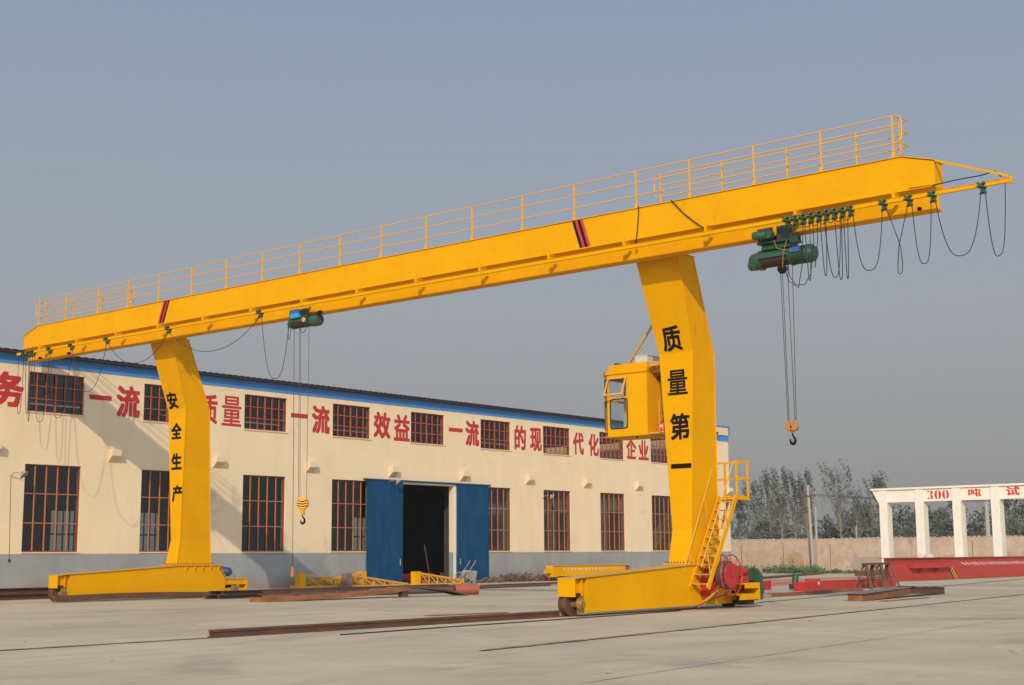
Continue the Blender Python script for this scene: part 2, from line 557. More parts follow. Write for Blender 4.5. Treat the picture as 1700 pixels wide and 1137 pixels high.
def tag(o, label=None, cat=None, group=None, kind=None):
    for k, v in (('label', label), ('category', cat), ('group', group), ('kind', kind)):
        if v: o[k] = v
    return o
def thing(name, loc, label, cat, group=None):
    o = bpy.data.objects.new(name, None)
    o.location = loc
    o.empty_display_size = .3
    COL.objects.link(o)
    LOC[o.name] = Vector(loc)
    return tag(o, label, cat, group)
def solo(mb, name, material, loc, label, cat, group=None, smooth=False, kind=None):
    """a thing that is one mesh, origin at its base"""
    base = Vector(loc)
    mb.v = [tuple(Vector(q)-base) for q in mb.v]
    o = mb.build(name, material, None, smooth)
    o.location = base
    LOC[o.name] = base
    return tag(o, label, cat, group, kind)
def copy_tree(o, parent=None):
    c = o.copy()
    COL.objects.link(c)
    LOC[c.name] = LOC[o.name]
    c.parent = parent
    for ch in list(o.children):
        copy_tree(ch, c)
    return c

# ---- lettering: glyph outlines of the built-in font, thickened
_gl = {}
def glyph(ch):
    if ch not in _gl:
        cu = bpy.data.curves.new('glyph', 'FONT')
        cu.body = ch
        cu.resolution_u = 3
        o = bpy.data.objects.new('glyph', cu)
        COL.objects.link(o)
        bpy.context.view_layer.update()
        dg = bpy.context.evaluated_depsgraph_get()
        me = bpy.data.meshes.new_from_object(o.evaluated_get(dg))
        V = [(v.co.x, v.co.y) for v in me.vertices]
        F = [tuple(p.vertices) for p in me.polygons]
        bpy.data.objects.remove(o)
        bpy.data.meshes.remove(me)
        a0 = min(x for x, y in V); a1 = max(x for x, y in V); b0 = min(y for x, y in V); b1 = max(y for x, y in V)
        _gl[ch] = ([((x-a0)/max(a1-a0, 1e-6), (y-b0)/max(b1-b0, 1e-6)) for x, y in V], F)
    return _gl[ch]
def write(mb, ch, u0, u1, v0, v1, P, bold=.05, step=.0012):
    """glyph into the rectangle u0..u1, v0..v1 ; P(u,v,d): point d metres in front of the surface"""
    V, F = glyph(ch)
    bx = bold*(u1-u0); by = bold*(v1-v0)
    if ch == '一': by = 0
    sh = [(0, 0)] + [(a, b) for a in (-1, 0, 1) for b in (-.8, 0, .8) if a or b]
    for k, (a, b) in enumerate(sh):
        vs = []
        for x, y in V:
            u = u0 + bx + x*(u1-u0-2*bx) + a*bx
            v = v0 + by + y*(v1-v0-2*by) + b*by
            vs.append(P(u, v, .004+k*step))
        mb.add(vs, F)
    return mb


# ================================================================== SETTING
def build_ground():
    m = MB()
    m.add([(-650, -650, 0), (650, -650, 0), (650, 650, 0), (-650, 650, 0)], [(0, 1, 2, 3)])
    tag(m.build('ground', ground_mat()), kind='structure')
build_ground()

# ================================================================== WORKSHOP
YB = 59.5
def build_workshop():
    t = thing('workshop_building', (63, YB, 0), 'long cream workshop with grey dado, blue eave band, red slogan and open blue sliding door', 'building')
    X0, X1, ZT = 20.0, 98.98, 11.2
    left = [36.01+6.475*k for k in range(-2, 10)]
    P = lambda u, v, d: (u, YB+d, v)
    holes = []; ups = []; lows = []
    for k, x in enumerate(left):
        holes.append((x, x+3.02, 8.50, 10.38)); ups.append(x)
        if 61 < x < 63:      # the doorway takes this bay
            continue
        holes.append((x, x+3.0, 1.94, 6.03)); lows.append(x)
    holes.append((61.25, 65.75, -.15, 5.96))
    m = MB().holes(X0, X1, -.15, ZT, holes, P, .36)
    # gable ends and rear wall, rear windows let the light of the far side show through
    Q = lambda u, v, d: (u, YB+19-d, v)
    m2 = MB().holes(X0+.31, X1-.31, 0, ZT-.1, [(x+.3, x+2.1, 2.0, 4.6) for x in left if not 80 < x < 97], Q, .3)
    for x in left:
        for q in (.75, 1.2, 1.65):
            m2.box(x+q-.03, x+q+.03, YB+18.72, YB+18.8, 2.0, 4.6)
        m2.box(x+.3, x+2.1, YB+18.7, YB+18.718, 3.1, 3.2)
    for xa in (X0, X1-.3):
        m.prism([(xa, YB+.36, 0), (xa, YB+18.7, 0), (xa, YB+18.7, ZT), (xa, YB+9.5, 11.62), (xa, YB+.36, ZT)], (.3, 0, 0))
    m.build('wall', WALLM, t)
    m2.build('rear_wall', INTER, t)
    # inside: columns and crane beam so that the openings are not empty
    i = MB()
    for x in left:
        for yy in (YB+1.0, YB+17.6):
            i.box(x-1.75, x-1.25, yy, yy+.6, 0, 10.6)
    for yy in (YB+1.0, YB+17.4):
        i.box(X0+.4, X1-.4, yy, yy+.5, 6.6, 7.1)
    for x in left[1::2]:
        i.box(x-1.7, x-1.3, YB+.4, YB+18.6, 10.6, 11.0)
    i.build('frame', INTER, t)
    i = MB().box(50, 53, YB+4, YB+15, 7.15, 8.2)
    i.build('overhead_crane', YELD, t)
    # roof sheet, corrugated along the eaves
    r = MB()
    vs = []; n = 0
    xs = []
    x = X0-.3
    while x < 96.95:
        xs.append(x); x += .105
    ph = [0, .028, .028, 0]
    rows = [(YB-.42, 11.22), (YB+9.5, 11.70), (YB+19.4, 11.25)]
    for (yy, zz) in rows:
        for i_, x in enumerate(xs):
            vs.append((x, yy, zz+ph[i_ % 4]))
    L = len(xs)
    fs = [(a*L+k, a*L+k+1, (a+1)*L+k+1, (a+1)*L+k) for a in range(2) for k in range(L-1)]
    r.add(vs, fs)
    nn = len(r.v)
    r.add([(a, b, c+.045) for a, b, c in vs], fs)
    for k in range(L-1):
        r.f.append((k, k+1, nn+k+1, nn+k))
    r.build('roof', ROOFM, t)
    g = MB().prism([(X0-.3, YB-.40, 11.14), (X0-.3, YB-.40, 11.215), (X0-.3, YB-.02, 11.30), (X0-.3, YB-.02, 11.14)], (96.9-X0+.3, 0, 0))
    g.build('eave_board', ROOFM, t)
    b = MB().box(X0, X1, YB-.03, YB-.002, 10.66, 11.135)
    b.box(X1+.002, X1+.03, YB-.03, YB+19, 10.66, 11.135)
    b.build('blue_band', BLUEB, t)
    e = MB().box(96.95, 98.86, YB-.10, YB+.4, 11.14, 11.80)
    e.build('parapet_end', CREAM, t)
    e = MB().box(96.9, 99.05, YB-.16, YB+.45, 11.80, 11.90)
    e.box(98.862, 99.05, YB-.16, YB+.45, 11.14, 11.798)
    e.build('parapet_trim', BLUEB, t)
    # corbels
    for k in range(13):
        x = [21.1, 27.6, 34.05, 40.49, 46.9, 53.43, 60.0, 66.35, 72.9, 79.32, 85.66, 92.2, 98.42][k]
        c = MB().prism([(x, YB-.003, 6.93), (x, YB-.36, 6.93), (x, YB-.36, 6.62), (x, YB-.003, 6.30)], (.54, 0, 0))
        c.build('corbel', CREAM, t)
    # windows
    def make_window(x, z0, z1, wd, cols, bars, thick):
        f = MB()
        y0, y1 = YB+.10, YB+.16
        fr = .055
        for k in range(1, cols):
            xx = x+wd*k/cols
            th = .042 if (k == thick) else .022
            f.box(xx-th, xx+th, y0-.004, y1-.003, z0+fr, z1-fr)
        for q in bars:
            zz = z0+(z1-z0)*q
            f.box(x+fr, x+wd-fr, y0-.008, y1-.006, zz-.022, zz+.022)
        return f
    def surround(x, z0, z1, wd):
        f = MB(); y0, y1 = YB+.09, YB+.168; fr = .055
        f.box(x, x+wd, y0, y1, z0, z0+fr); f.box(x, x+wd, y0, y1, z1-fr, z1)
        f.box(x, x+fr, y0, y1, z0+fr, z1-fr); f.box(x+wd-fr, x+wd, y0, y1, z0+fr, z1-fr)
        return f
    def pane(x, z0, z1, wd):
        p = MB()
        p.box(x+.03, x+wd-.03, YB+.17, YB+.178, z0+.03, z1-.03)
        return p
    wu = make_window(left[0], 8.50, 10.38, 3.02, 6, (.335, .66), 3).build('window', FRAMEU, t)
    surround(left[0], 8.50, 10.38, 3.02).build('frame', FRAMER, wu)
    pane(left[0], 8.50, 10.38, 3.02).build('pane', GLASS, wu)
    MB().box(left[0]-.05, left[0]+3.07, YB-.05, YB+.098, 8.44, 8.498).build('sill', CREAM, wu)
    for x in ups[1:]:
        c = copy_tree(wu, t); c.location.x = x-left[0]
    wl = make_window(left[0], 1.94, 6.03, 3.0, 5, (.33, .665), 9).build('window', FRAME, t)
    surround(left[0], 1.94, 6.03, 3.0).build('frame', FRAMER, wl)
    pane(left[0], 1.94, 6.03, 3.0).build('pane', GLASS, wl)
    MB().box(left[0]-.05, left[0]+3.05, YB-.05, YB+.098, 1.885, 1.938).build('sill', CREAM, wl)
    for x in lows[1:]:
        c = copy_tree(wl, t); c.location.x = x-left[0]
    # sliding door
    rl = MB().box(57.9, 69.2, YB-.17, YB-.02, 6.08, 6.17)
    rl.build('door_rail', BLUEP, t)
    for xa, xb in ((58.15, 61.10), (66.0, 68.97)):
        d = MB().box(xa, xb, YB-.13, YB-.06, .06, 6.07)
        for k in (0, 1):
            xx = xa if k == 0 else xb-.06
            d.box(xx, xx+.06, YB-.145, YB-.132, .06, 6.06)
        for zz in (.06, 2.0, 4.0, 6.0):
            d.box(xa+.062, xb-.062, YB-.142, YB-.132, zz, zz+.055)
        o = d.build('sliding_door', BLUEP, t)
        hx = xb-.25 if xa < 60 else xa+.2
        MB().box(hx, hx+.05, YB-.19, YB-.147, 1.1, 1.5).build('handle', GREYM, o)
    j = MB().box(65.75, 65.97, YB-.04, YB-.003, 0, 6.05)
    j.box(61.1, 65.748, YB-.04, YB-.003, 5.96, 6.05)
    j.build('door_jamb', WHITEC, t)
    # slogan painted between the upper windows
    W = lambda u, v, d: (u, YB-d, v)
    for ch, a, b, c, d in (('务', 34.15, 35.76, 8.60, 10.27), ('一', 39.29, 40.56, 9.33, 9.56), ('流', 40.86, 42.24, 8.57, 10.17),
            ('质', 45.95, 47.12, 8.60, 10.17), ('量', 47.42, 48.74, 8.58, 10.19), ('一', 52.26, 53.50, 9.36, 9.60), ('流', 53.83, 55.19, 8.56, 10.19),
            ('效', 58.72, 60.13, 8.58, 10.18), ('益', 60.42, 61.80, 8.52, 10.15), ('一', 65.33, 66.64, 9.40, 9.64), ('流', 66.91, 68.22, 8.57, 10.23),
            ('的', 71.80, 73.00, 8.59, 10.24), ('现', 73.44, 74.69, 8.58, 10.19), ('代', 78.20, 79.45, 8.59, 10.18), ('化', 80.02, 81.24, 8.58, 10.19),
            ('企', 84.64, 85.90, 8.60, 10.15), ('业', 86.2, 87.52, 8.59, 10.10)):
        g = write(MB(), ch, a, b, c, d, W, bold={'量': .012, '质': .028, '益': .032, '务': .04}.get(ch, .036))
        g.build('painted_character', RLET, t)
    # drips and dust scuffs near the ground are in the plaster material
    return t
build_workshop()

def wall_lamp(x, z, label):
    t = thing('wall_lamp', (x, YB, z), label, 'lamp', 'lamps on the workshop wall')
    m = MB().tube([(x, YB-.01, z-.05), (x, YB-.25, z+.12), (x+.15, YB-.42, z+.12)], .022)
    m.build('arm', GREYM, t)
    s = MB().lathe((x+.25, YB-.50, z+.16), (.35, -.45, -.6), [(0, .05), (.08, .09), (.20, .24), (.21, .25)], 16)
    s.build('shade', GREYM, t, smooth=True)
    return t
wall_lamp(35.29, 5.45, 'grey shaded lamp left of the first tall window, with a cable running down')
m = MB().tube([(35.29, YB-.02, 5.40), (35.34, YB-.02, 3.5), (35.40, YB-.02, 1.6)], .007)
m.box(35.36, 35.45, YB-.05, YB-.01, 1.5, 1.62)
m.build('cord', CABLE, bpy.data.objects['wall_lamp'])
wall_lamp(59.9, 5.96, 'small grey lamp on the wall above the left blue sliding door')
wall_lamp(74.7, 5.5, 'small grey lamp between the tall windows right of the blue door')

# ================================================================== PERIMETER WALL, POLES
def build_perimeter():
    xa, ya, xb, yb = 112.5, 92.0, 110.6, 16.0
    d = Vector((xb-xa, yb-ya, 0)); L = d.length; d.normalize()
    nrm = Vector((-1, 0, 0))
    t = thing('perimeter_wall', ((xa+xb)/2, (ya+yb)/2, 0), 'long buff rendered brick wall with toothed coping behind the yard', 'wall')
    P = lambda s, z, off: Vector((xa, ya, 0)) + d*s + nrm*off + Vector((0, 0, z))
    m = MB().hull([P(0, 0, 0), P(L, 0, 0), P(L, 0, -.25), P(0, 0, -.25), P(0, 2.86, 0), P(L, 2.86, 0), P(L, 2.86, -.25), P(0, 2.86, -.25)])
    m.build('wall', BWALL, t)
    c = MB()
    k = 0
    s = 0.
    while s < L-.3:
        h = 2.862+.07*rnd.random()+.06
        c.hull([P(s, 2.862, .03), P(s+.24, 2.862, .03), P(s+.24, 2.862, -.28), P(s, 2.862, -.28), P(s+.03, h, .03), P(s+.2, h, .03), P(s+.2, h, -.28), P(s+.03, h, -.28)])
        s += .42
    c.build('coping', BWALL, t)
    j = MB()
    for yy in (66.0+.2, 61.9, 57.3, 52.4, 44.6, 40.1, 34, 28):
        s = (ya-yy)
        j.hull([P(s, .1, .006), P(s+.05, .1, .006), P(s+.05, .1, .001), P(s, .1, .001), P(s, 2.5, .006), P(s+.05, 2.5, .006), P(s+.05, 2.5, .001), P(s, 2.5, .001)])
    j.build('expansion_joints', mat('dark_joint', (.13, .09, .06), .9), t)
    p = MB()
    s = ya-59.1
    p.hull([P(s, 0, .12), P(s+.55, 0, .12), P(s+.55, 0, .001), P(s, 0, .001), P(s, 2.85, .12), P(s+.55, 2.85, .12), P(s+.55, 2.85, .001), P(s, 2.85, .001)])
    p.build('pier', CONC, t)
    # painted-over patches
    s0, s1 = ya-55.4, ya-18.
    pts = [P(s1, .1, .008)]
    pts += [P(s1, 1.35, .008), P(s0+1.2, 1.35, .008), P(s0+.5, 1.25, .008), P(s0+.1, .95, .008), P(s0, .6, .008), P(s0+.25, .1, .008)]
    MB().prism(pts, (.006, 0, 0)).build('grey_patch', mat('grey_limewash', (.35, .31, .25), .9, c2=(.40, .33, .25), scale=2), t)
    s0 = ya-61.4
    pts = [P(s0, .3, .008), P(s0-.05, 1.35, .008), P(s0+.35, 1.75, .008), P(s0+1.0, 1.8, .008), P(s0+1.5, 1.4, .008), P(s0+1.6, .3, .008)]
    MB().prism(pts, (.006, 0, 0)).build('tan_patch', mat('tan_patch', (.43, .30, .17), .9), t)
build_perimeter()

def pole(x, y, z0, z1, rad, label, arm=False, lean=0, group=None):
    t = thing('utility_pole' if arm or rad > .09 else 'fence_post', (x, y, 0), label, 'pole' if rad > .09 else 'post', group)
    MB().tube([(x, y, z0), (x, y+lean, z1)], [rad, rad*.75], 8).build('shaft', CONC, t)
    if arm:
        z = z1-.95
        MB().bar((x-.1, y+lean-.75, z), (x-.1, y+lean+.75, z+.05), .08, .09).build('crossarm', mat('arm_red', (.20, .06, .05), .7), t)
        i = MB()
        for q in (-.68, -.25, .25, .68):
            i.lathe((x-.1, y+lean+q, z+.05), (0, 0, 1), [(0, .03), (.05, .05), (.12, .05), (.15, .02)], 8)
        i.build('insulators', BROWN, t)
    return t
pole(110.7, 58.45, 0, 7.5, .145, 'leaning concrete utility pole with a crossarm in front of the perimeter wall', True, .25)
pole(119, 62.4, 0, 5.95, .13, 'shorter concrete pole just behind the wall right of the leaning pole')
pole(122, 47.4, 0, 7.15, .22, 'thick concrete pole beyond the wall, between third and fourth white columns')
pole(124, 46.9, 0, 5.6, .07, 'thin post beyond the wall beside the thick concrete pole', group='posts beyond the perimeter wall')
pole(118, 57.9, 0, 4.1, .07, 'thin pale post above the wall between the leaning pole and the white frame', group='posts beyond the perimeter wall')
pole(118, 55.3, 0, 3.9, .07, 'thin pale post above the wall next to the first white column', group='posts beyond the perimeter wall')
pole(120, 49.6, 0, 4.1, .07, 'thin pale post seen through the second bay of the white frame', group='posts beyond the perimeter wall')
m = MB()
for q, dz in ((-.68, 0), (.68, 0), (-.25, 0)):
    pa = [Vector((111+ (k/24.)*0, 58.7+q+ (95-58.7)*k/24., 6.72 - 1.2*4*(k/24.)*(1-k/24.)-.6*k/24.)) for k in range(25)]
    m.tube(pa, .011, 4)
    pa = [Vector((111+6*k/24., 58.7+q+ (20-58.7)*k/24., 6.72 - 1.0*4*(k/24.)*(1-k/24.))) for k in range(25)]
    m.tube(pa, .011, 4)
solo(m, 'overhead_wires', CABLE, (111, 58.7, 0), 'thin black wires strung from the leaning pole above the wall', 'wire')

# ================================================================== TREES
def leaves(mb, centre, rad, n, size, R, bias=(0, 0, 0)):
    cx, cy, cz = centre
    for _ in range(n):
        while True:
            a, b, c = R.uniform(-1, 1), R.uniform(-1, 1), R.uniform(-1, 1)
            if a*a+b*b+c*c < 1: break
        p = Vector((cx+a*rad[0], cy+b*rad[1], cz+c*rad[2]))
        u = Vector((R.gauss(0, 1), R.gauss(0, 1), R.gauss(0, 1))).normalized()
        v = u.orthogonal().normalized()
        s = size*R.uniform(.6, 1.3)
        mb.add([p-u*s*.5, p+v*s*.35, p+u*s*.5, p-v*s*.35], [(0, 1, 2, 3)])
def poplar(x, y, h, spread, seed, label, low=.45, dens=1.0, limbs=13, group='poplars beyond the wall'):
    R = random.Random(seed)
    t = thing('poplar_tree', (x, y, 0), label, 'tree', group)
    tr = MB(); cr = MB()
    top = Vector((x+R.uniform(-.4, .4), y+.4, h*.93))
    base = Vector((x, y, 0))
    n = 6
    path = [base.lerp(top, k/n)+Vector((R.uniform(-.1, .1), R.uniform(-.1, .1), 0))*(k > 0) for k in range(n+1)]
    tr.tube(path, [.17*(1-.8*k/n) for k in range(n+1)], 7)
    for i in range(limbs*2):
        f = R.uniform(.40, 1.0)**.55
        a = R.uniform(0, 2*math.pi)
        rad = spread*1.55*R.uniform(.2, 1.0)*(1.2-.55*f)
        en = Vector((x+math.cos(a)*rad, y+math.sin(a)*rad+.35*f, h*f))
        st = base.lerp(top, max(low*.62, f*R.uniform(.45, .62)))
        mid = st.lerp(en, .5)+Vector((math.cos(a), math.sin(a), -.6))*.22*rad
        tr.tube([st, mid, en], [.045, .028, .010], 5)
        d = (en-mid).normalized()
        for q in range(R.randint(2, 4)):
            g = R.uniform(-.1, 1.0)
            c = mid.lerp(en, .45+.6*g)+Vector((R.gauss(0, .12), R.gauss(0, .16), R.gauss(0, .12)))
            tr.tube([mid.lerp(en, max(.1, .25+.5*g)), c], [.014, .007], 4, False)
            n_ = int(26*dens*R.uniform(.3, 1.5)*max(.12, (f-.45)/.55))
            for w_ in range(3):
                cc = c+Vector((-.05, .16, .26))*(w_-1)+d*.18*(w_-1)
                leaves(cr, cc, (.17, .20, .24), max(2, n_//3), .22, R)
    for q in range(int(10*dens)):
        g = R.uniform(low*.8, .8)
        c = base.lerp(top, g)+Vector((R.gauss(0, .5), R.gauss(.15, .5), R.gauss(0, .3)))
        leaves(cr, c, (.18, .22, .3), int(6*R.uniform(.5, 1.4)), .2, R)
    tr.build('trunk', BARK, t)
    cr.build('crown', LEAF, t)
    return t
for k, (px, y, h, sp, lab) in enumerate([
        (160, 90.2, 12.3, 1.3, 'wispy poplar behind the wall, leftmost of the tall row left of the leaning pole'),
        (160, 88.5, 12.6, 1.35, 'wispy poplar second from the left in the tall row beside the leaning pole'),
        (160, 86.6, 12.1, 1.25, 'wispy poplar third from the left in the tall row beside the leaning pole'),
        (160, 84.9, 12.2, 1.3, 'wispy poplar with its top just left above the leaning utility pole'),
        (160, 80.4, 12.9, 2.0, 'thin wide open poplar standing alone right of the leaning utility pole'),
        (160, 78.2, 10.2, 1.3, 'small sparse poplar close to the left end of the white frame'),
        (160, 75.3, 11.3, 1.5, 'fuller poplar rising just behind the left end of the white frame'),
        (163, 94.0, 11.0, 1.5, 'leafy poplar beside the yellow stair platform of the crane')]):
    poplar(px, y, h, sp, 40+k, lab, low=.5 if k < 4 else .4, dens=1.25 if k in (1, 3, 6, 7) else .8 if k in (4, 5) else 1.05, limbs=16 if k == 4 else 13)
def bushy(x, y, h, rx, seed, label):
    R = random.Random(seed)
    t = thing('bushy_tree', (x, y, 0), label, 'tree', 'bushy trees beyond the wall')
    tr = MB(); cr = MB()
    tr.tube([(x, y, 0), (x, y+.2, h*.45), (x+.2, y+.1, h*.8)], [.2, .13, .04], 7)
    for i in range(34):
        f = R.uniform(.22, 1.0)
        a = R.uniform(0, 2*math.pi)
        rr = rx*math.sin(math.pi*min(.97, .18+f*.75))*R.uniform(.3, 1.0)
        c = Vector((x+math.cos(a)*rr, y+math.sin(a)*rr, h*f))
        tr.tube([(x, y+.1, max(.6, h*f-1.4)), c], [.04, .012], 4, False)
        leaves(cr, c, (.62, .62, .5), int(34*R.uniform(.6, 1.3)), .30, R)
    tr.build('trunk', BARK, t)
    cr.build('crown', LEAFD, t)
for k, (x, y, h, rx, lab) in enumerate([
        (150, 89.0, 8.6, 2.3, 'tall dark leafy tree directly right of the crane stair platform'),
        (148, 84.6, 5.4, 1.8, 'low dark tree behind the wall under the row of poplars'),
        (128, 60.2, 3.9, 1.5, 'green bush above the wall seen in the first bay of the white frame'),
        (128, 53.1, 4.3, 1.7, 'green bush above the wall seen in the third bay of the white frame'),
        (150, 65.5, 6.8, 2.4, 'dark tree behind the wall in the second bay of the white frame'),
        (150, 56.0, 7.2, 2.6, 'dark tree behind the wall at the right edge of the photo')]):
    bushy(x, y, h, rx, 90+k, lab)
R = random.Random(5)
wd = MB()
for k in range(95):
    x = R.uniform(172, 225)
    y = (R.uniform(.33, .64))*x
    h = R.uniform(5.5, 8.6)*x/190
    rx = R.uniform(2., 3.2)
    wd.tube([(x, y, 0), (x, y, h*.8)], [.15, .05], 5)
    for i in range(20):
        f = R.uniform(.05, 1.0)
        a = R.uniform(0, 2*math.pi)
        rr = rx*math.sin(math.pi*min(.96, .2+f*.72))*R.uniform(.2, 1.0)
        leaves(wd, (x+math.cos(a)*rr, y+math.sin(a)*rr, h*f), (.9, .9, .75), 15, .55, R)
tag(wd.build('distant_wood', LEAFD), 'grey green wood filling the horizon beyond the wall', 'wood', kind='stuff')
# weeds along the foot of the wall
R = random.Random(9)
wd = MB()
for k in range(420):
    y = R.uniform(55.6, 73) if R.random() < .9 else R.uniform(50, 56)
    x = 112.1 - (92-y)*.025 - abs(R.gauss(0, 1.3)) - .25
    hh = R.uniform(.18, .75)*(1 if y > 57 else .5)
    leaves(wd, (x, y, hh*.5), (.26, .3, hh*.55), 16, .20, R)
    if R.random() < .12:
        wd.tube([(x, y, 0), (x, y+.05, hh*2.2)], [.012, .006], 4)
        leaves(wd, (x, y, hh*1.7), (.12, .12, .4), 7, .14, R)
tag(wd.build('weeds', WEED), 'low green weeds along the foot of the buff wall', 'weeds', kind='stuff')

# ================================================================== GANTRY CRANE
YN, YF = 23.34, 47.99
def build_crane():
    t = thing('gantry_crane', (36, 35, 0), 'huge yellow single girder gantry crane with two cranked legs and railed girder', 'gantry crane')
    # ---- girder
    g = MB()
    prof = [(14.49, 11.2), (58.41, 11.2), (58.41, 11.80), (57.25, 12.17), (36, 12.19), (15.4, 12.17), (14.49, 11.90)]
    g.prism([(35.0, y, z) for y, z in prof], (.55, 0, 0))
    topl = [(14.45, 11.905), (15.38, 12.172), (36, 12.192), (57.27, 12.172), (58.45, 11.80)]
    for (a, b), (c, d) in zip(topl, topl[1:]):
        g.hull([(34.96, a, b), (35.59, a, b), (35.59, c, d), (34.96, c, d), (34.96, a, b+.022), (35.59, a, b+.022), (35.59, c, d+.022), (34.96, c, d+.022)])
    # sloping lower plates and bottom joist
    g.prism([(35.0, 14.5, 11.198), (35.20, 14.5, 11.10), (35.35, 14.5, 11.10), (35.55, 14.5, 11.198)], (0, 43.9, 0))
    g.box(35.245, 35.305, 14.5, 58.4, 10.63, 11.098)
    g.box(35.06, 35.49, 14.5, 58.4, 10.60, 10.628)
    go = g.build('girder', YEL, t, bevel=.006)
    cd = MB().box(34.955, 34.998, 14.55, 58.35, 11.205, 11.24)
    cd.build('conduit', YEL, go)
    for s, (a, b) in ((1, (26.54, 26.24)), (-1, (47.47, 47.83))):
        for k in range(4):
            w_ = .105
            ya, yb = a-w_*k, b-w_*k
            if s < 0:
                ya, yb = a+w_*k, b+w_*k
            dd = -w_ if s > 0 else w_
            m = MB().prism([(34.996, ya, 12.165), (34.996, ya+dd, 12.165), (34.996, yb+dd, 11.245), (34.996, yb, 11.245)], (-.004, 0, 0))
            m.build('warning_stripe', BLACKP if k % 2 == 0 else REDP, go)
    # cables hanging over the web
    m = MB().tube([(34.93, 23.93, 12.22), (34.97, 23.95, 12.1), (34.96, 24.0, 11.5), (34.94, 24.05, 11.15), (34.9, 24.0, 11.08)], .018)
    m.tube([(35.1, 22.85, 12.22), (34.95, 22.74, 12.21), (34.965, 22.3, 11.72), (34.965, 21.95, 11.42), (34.94, 21.66, 11.2), (34.94, 21.4, 11.19)], .018)
    m.lathe((34.9, 24.02, 11.04), (0, 0, 1), [(0, .03), (.08, .045), (.14, .02)], 8)
    m.build('draped_cable', CABLE, go)
    # festoon rail
    c = MB().box(34.60, 34.68, 12.35, 58.3, 10.86, 10.965)
    c.box(34.585, 34.695, 12.35, 58.3, 10.966, 10.976)
    c.box(34.57, 34.71, 12.32, 12.36, 10.83, 10.99)
    cr = c.build('cable_rail', YEL, t, bevel=.005)
    k = 0
    y = 15.5
    while y < 58:
        b = MB().box(34.61, 34.999, y-.03, y+.03, 11.02, 11.07)
        b.box(34.60, 34.66, y-.035, y+.035, 10.978, 11.22)
        b.box(34.66, 34.95, y-.035, y+.035, 11.10, 11.13)
        b.build('rail_bracket', YEL, cr)
        y += 2.93
    j = MB().bar((35.02, 14.45, 11.90), (34.66, 12.38, 11.03), .07, .06)
    j.bar((35.2, 14.48, 11.10), (34.69, 12.45, 10.94), .05, .07)
    j.build('jib_arm', YEL, t)
    jc = MB().tube([(34.96, 15.2, 11.25), (34.97, 14.5, 11.23), (35.0, 13.8, 11.27), (34.9, 13.2, 11.24), (34.8, 12.8, 11.26), (34.66, 12.6, 11.05)], .016)
    jc.build('jib_cable', CABLE, t)
    for y in (15.0, 57.2, 54.9):
        e = MB().box(35.08, 35.2, y-.03, y+.03, 10.63, 10.74)
        e.box(35.05, 35.08, y-.035, y+.035, 10.65, 10.72)
        e.build('rail_stop', BLACKP, t)
    # ---- handrails
    def rail_row(x, ys, z0, h, lv, ends, name):
        r = MB()
        for q in lv:
            r.tube([(x, ys[0], z0+q), (x, ys[-1], z0+q)], .019, 6)
        for (y, s) in ends:
            zt, zb = z0+lv[0], z0+lv[-1]
            c = .14
            r.tube([(x, y, zt), (x, y+s*(.25-c), zt), (x, y+s*(.25-.04), zt-.05), (x, y+s*.25, zt-c), (x, y+s*.25, zb+c), (x, y+s*(.25-.04), zb+.05), (x, y+s*(.25-c), zb), (x, y, zb)], .019, 6)
        o = r.build(name, RAILY, t)
        p = None
        for y in ys:
            if p is None:
                b = MB().box(x-.028, x+.028, y-.022, y+.022, z0, z0+h)
                b.box(x-.045, x+.045, y-.05, y+.05, z0, z0+.14)
                p = b.build('rail_post', RAILY, o); y0 = y
            else:
                q = p.copy(); COL.objects.link(q); q.parent = o; q.location.y = y-y0
    ys = [57.24-2.19*k for k in range(20)]
    ys = [57.24-.002, 55.1, 52.6, 50.4, 48.25, 46.05, 43.85, 41.65, 39.5, 37.3, 35.15, 32.95, 30.8, 28.6, 26.45, 24.05, 22.1, 19.9, 17.75, 15.6]
    rail_row(35.02, ys, 12.195, 1.17, (1.165, .80, .40), ((57.24, 1), (15.6, -1)), 'handrail')
    rail_row(35.53, [23.48, 21.28, 19.1, 16.92, 15.62], 12.195, 1.08, (1.075, .72, .36), ((23.48, 1),), 'handrail')
    rail_row(35.53, [57.43, 55.27, 53.1, 50.94], 12.195, 1.08, (1.075, .72, .36), ((50.94, -1),), 'handrail')
    for q in (1.10, .74, .38):
        MB().tube([(35.53, 15.8, 12.195+q), (35.53, 15.56, 12.195+q), (35.44, 15.36, 12.195+q), (35.06, 15.40, 12.195+q), (35.06, 15.50, 12.195+q)], .019, 6).build('end_guard', RAILY, t)
        MB().tube([(35.53, 57.43, 12.195+q), (35.42, 57.62, 12.195+q), (35.06, 57.4, 12.195+q)], .019, 6).build('end_guard', RAILY, t)

    # ---- legs
    def px(z):
        L = [(1.31, 35.82), (2.34, 36.02), (7.71, 35.92), (10.62, 34.97)]
        for (a, b), (c, d) in zip(L, L[1:]):
            if z <= c: return b+(d-b)*(z-a)/(c-a)
        return L[-1][1]
    prof = [(1.31, 35.82, 37.60, .385), (2.34, 36.02, 37.575, .345), (7.71, 35.92, 37.16, .612), (10.60, 34.975, 35.85, .775)]
    prof_far = [(1.31, 35.82, 37.60, .385), (2.34, 36.02, 37.575, .31), (7.71, 35.92, 37.16, .60), (10.60, 34.975, 35.85, .75)]
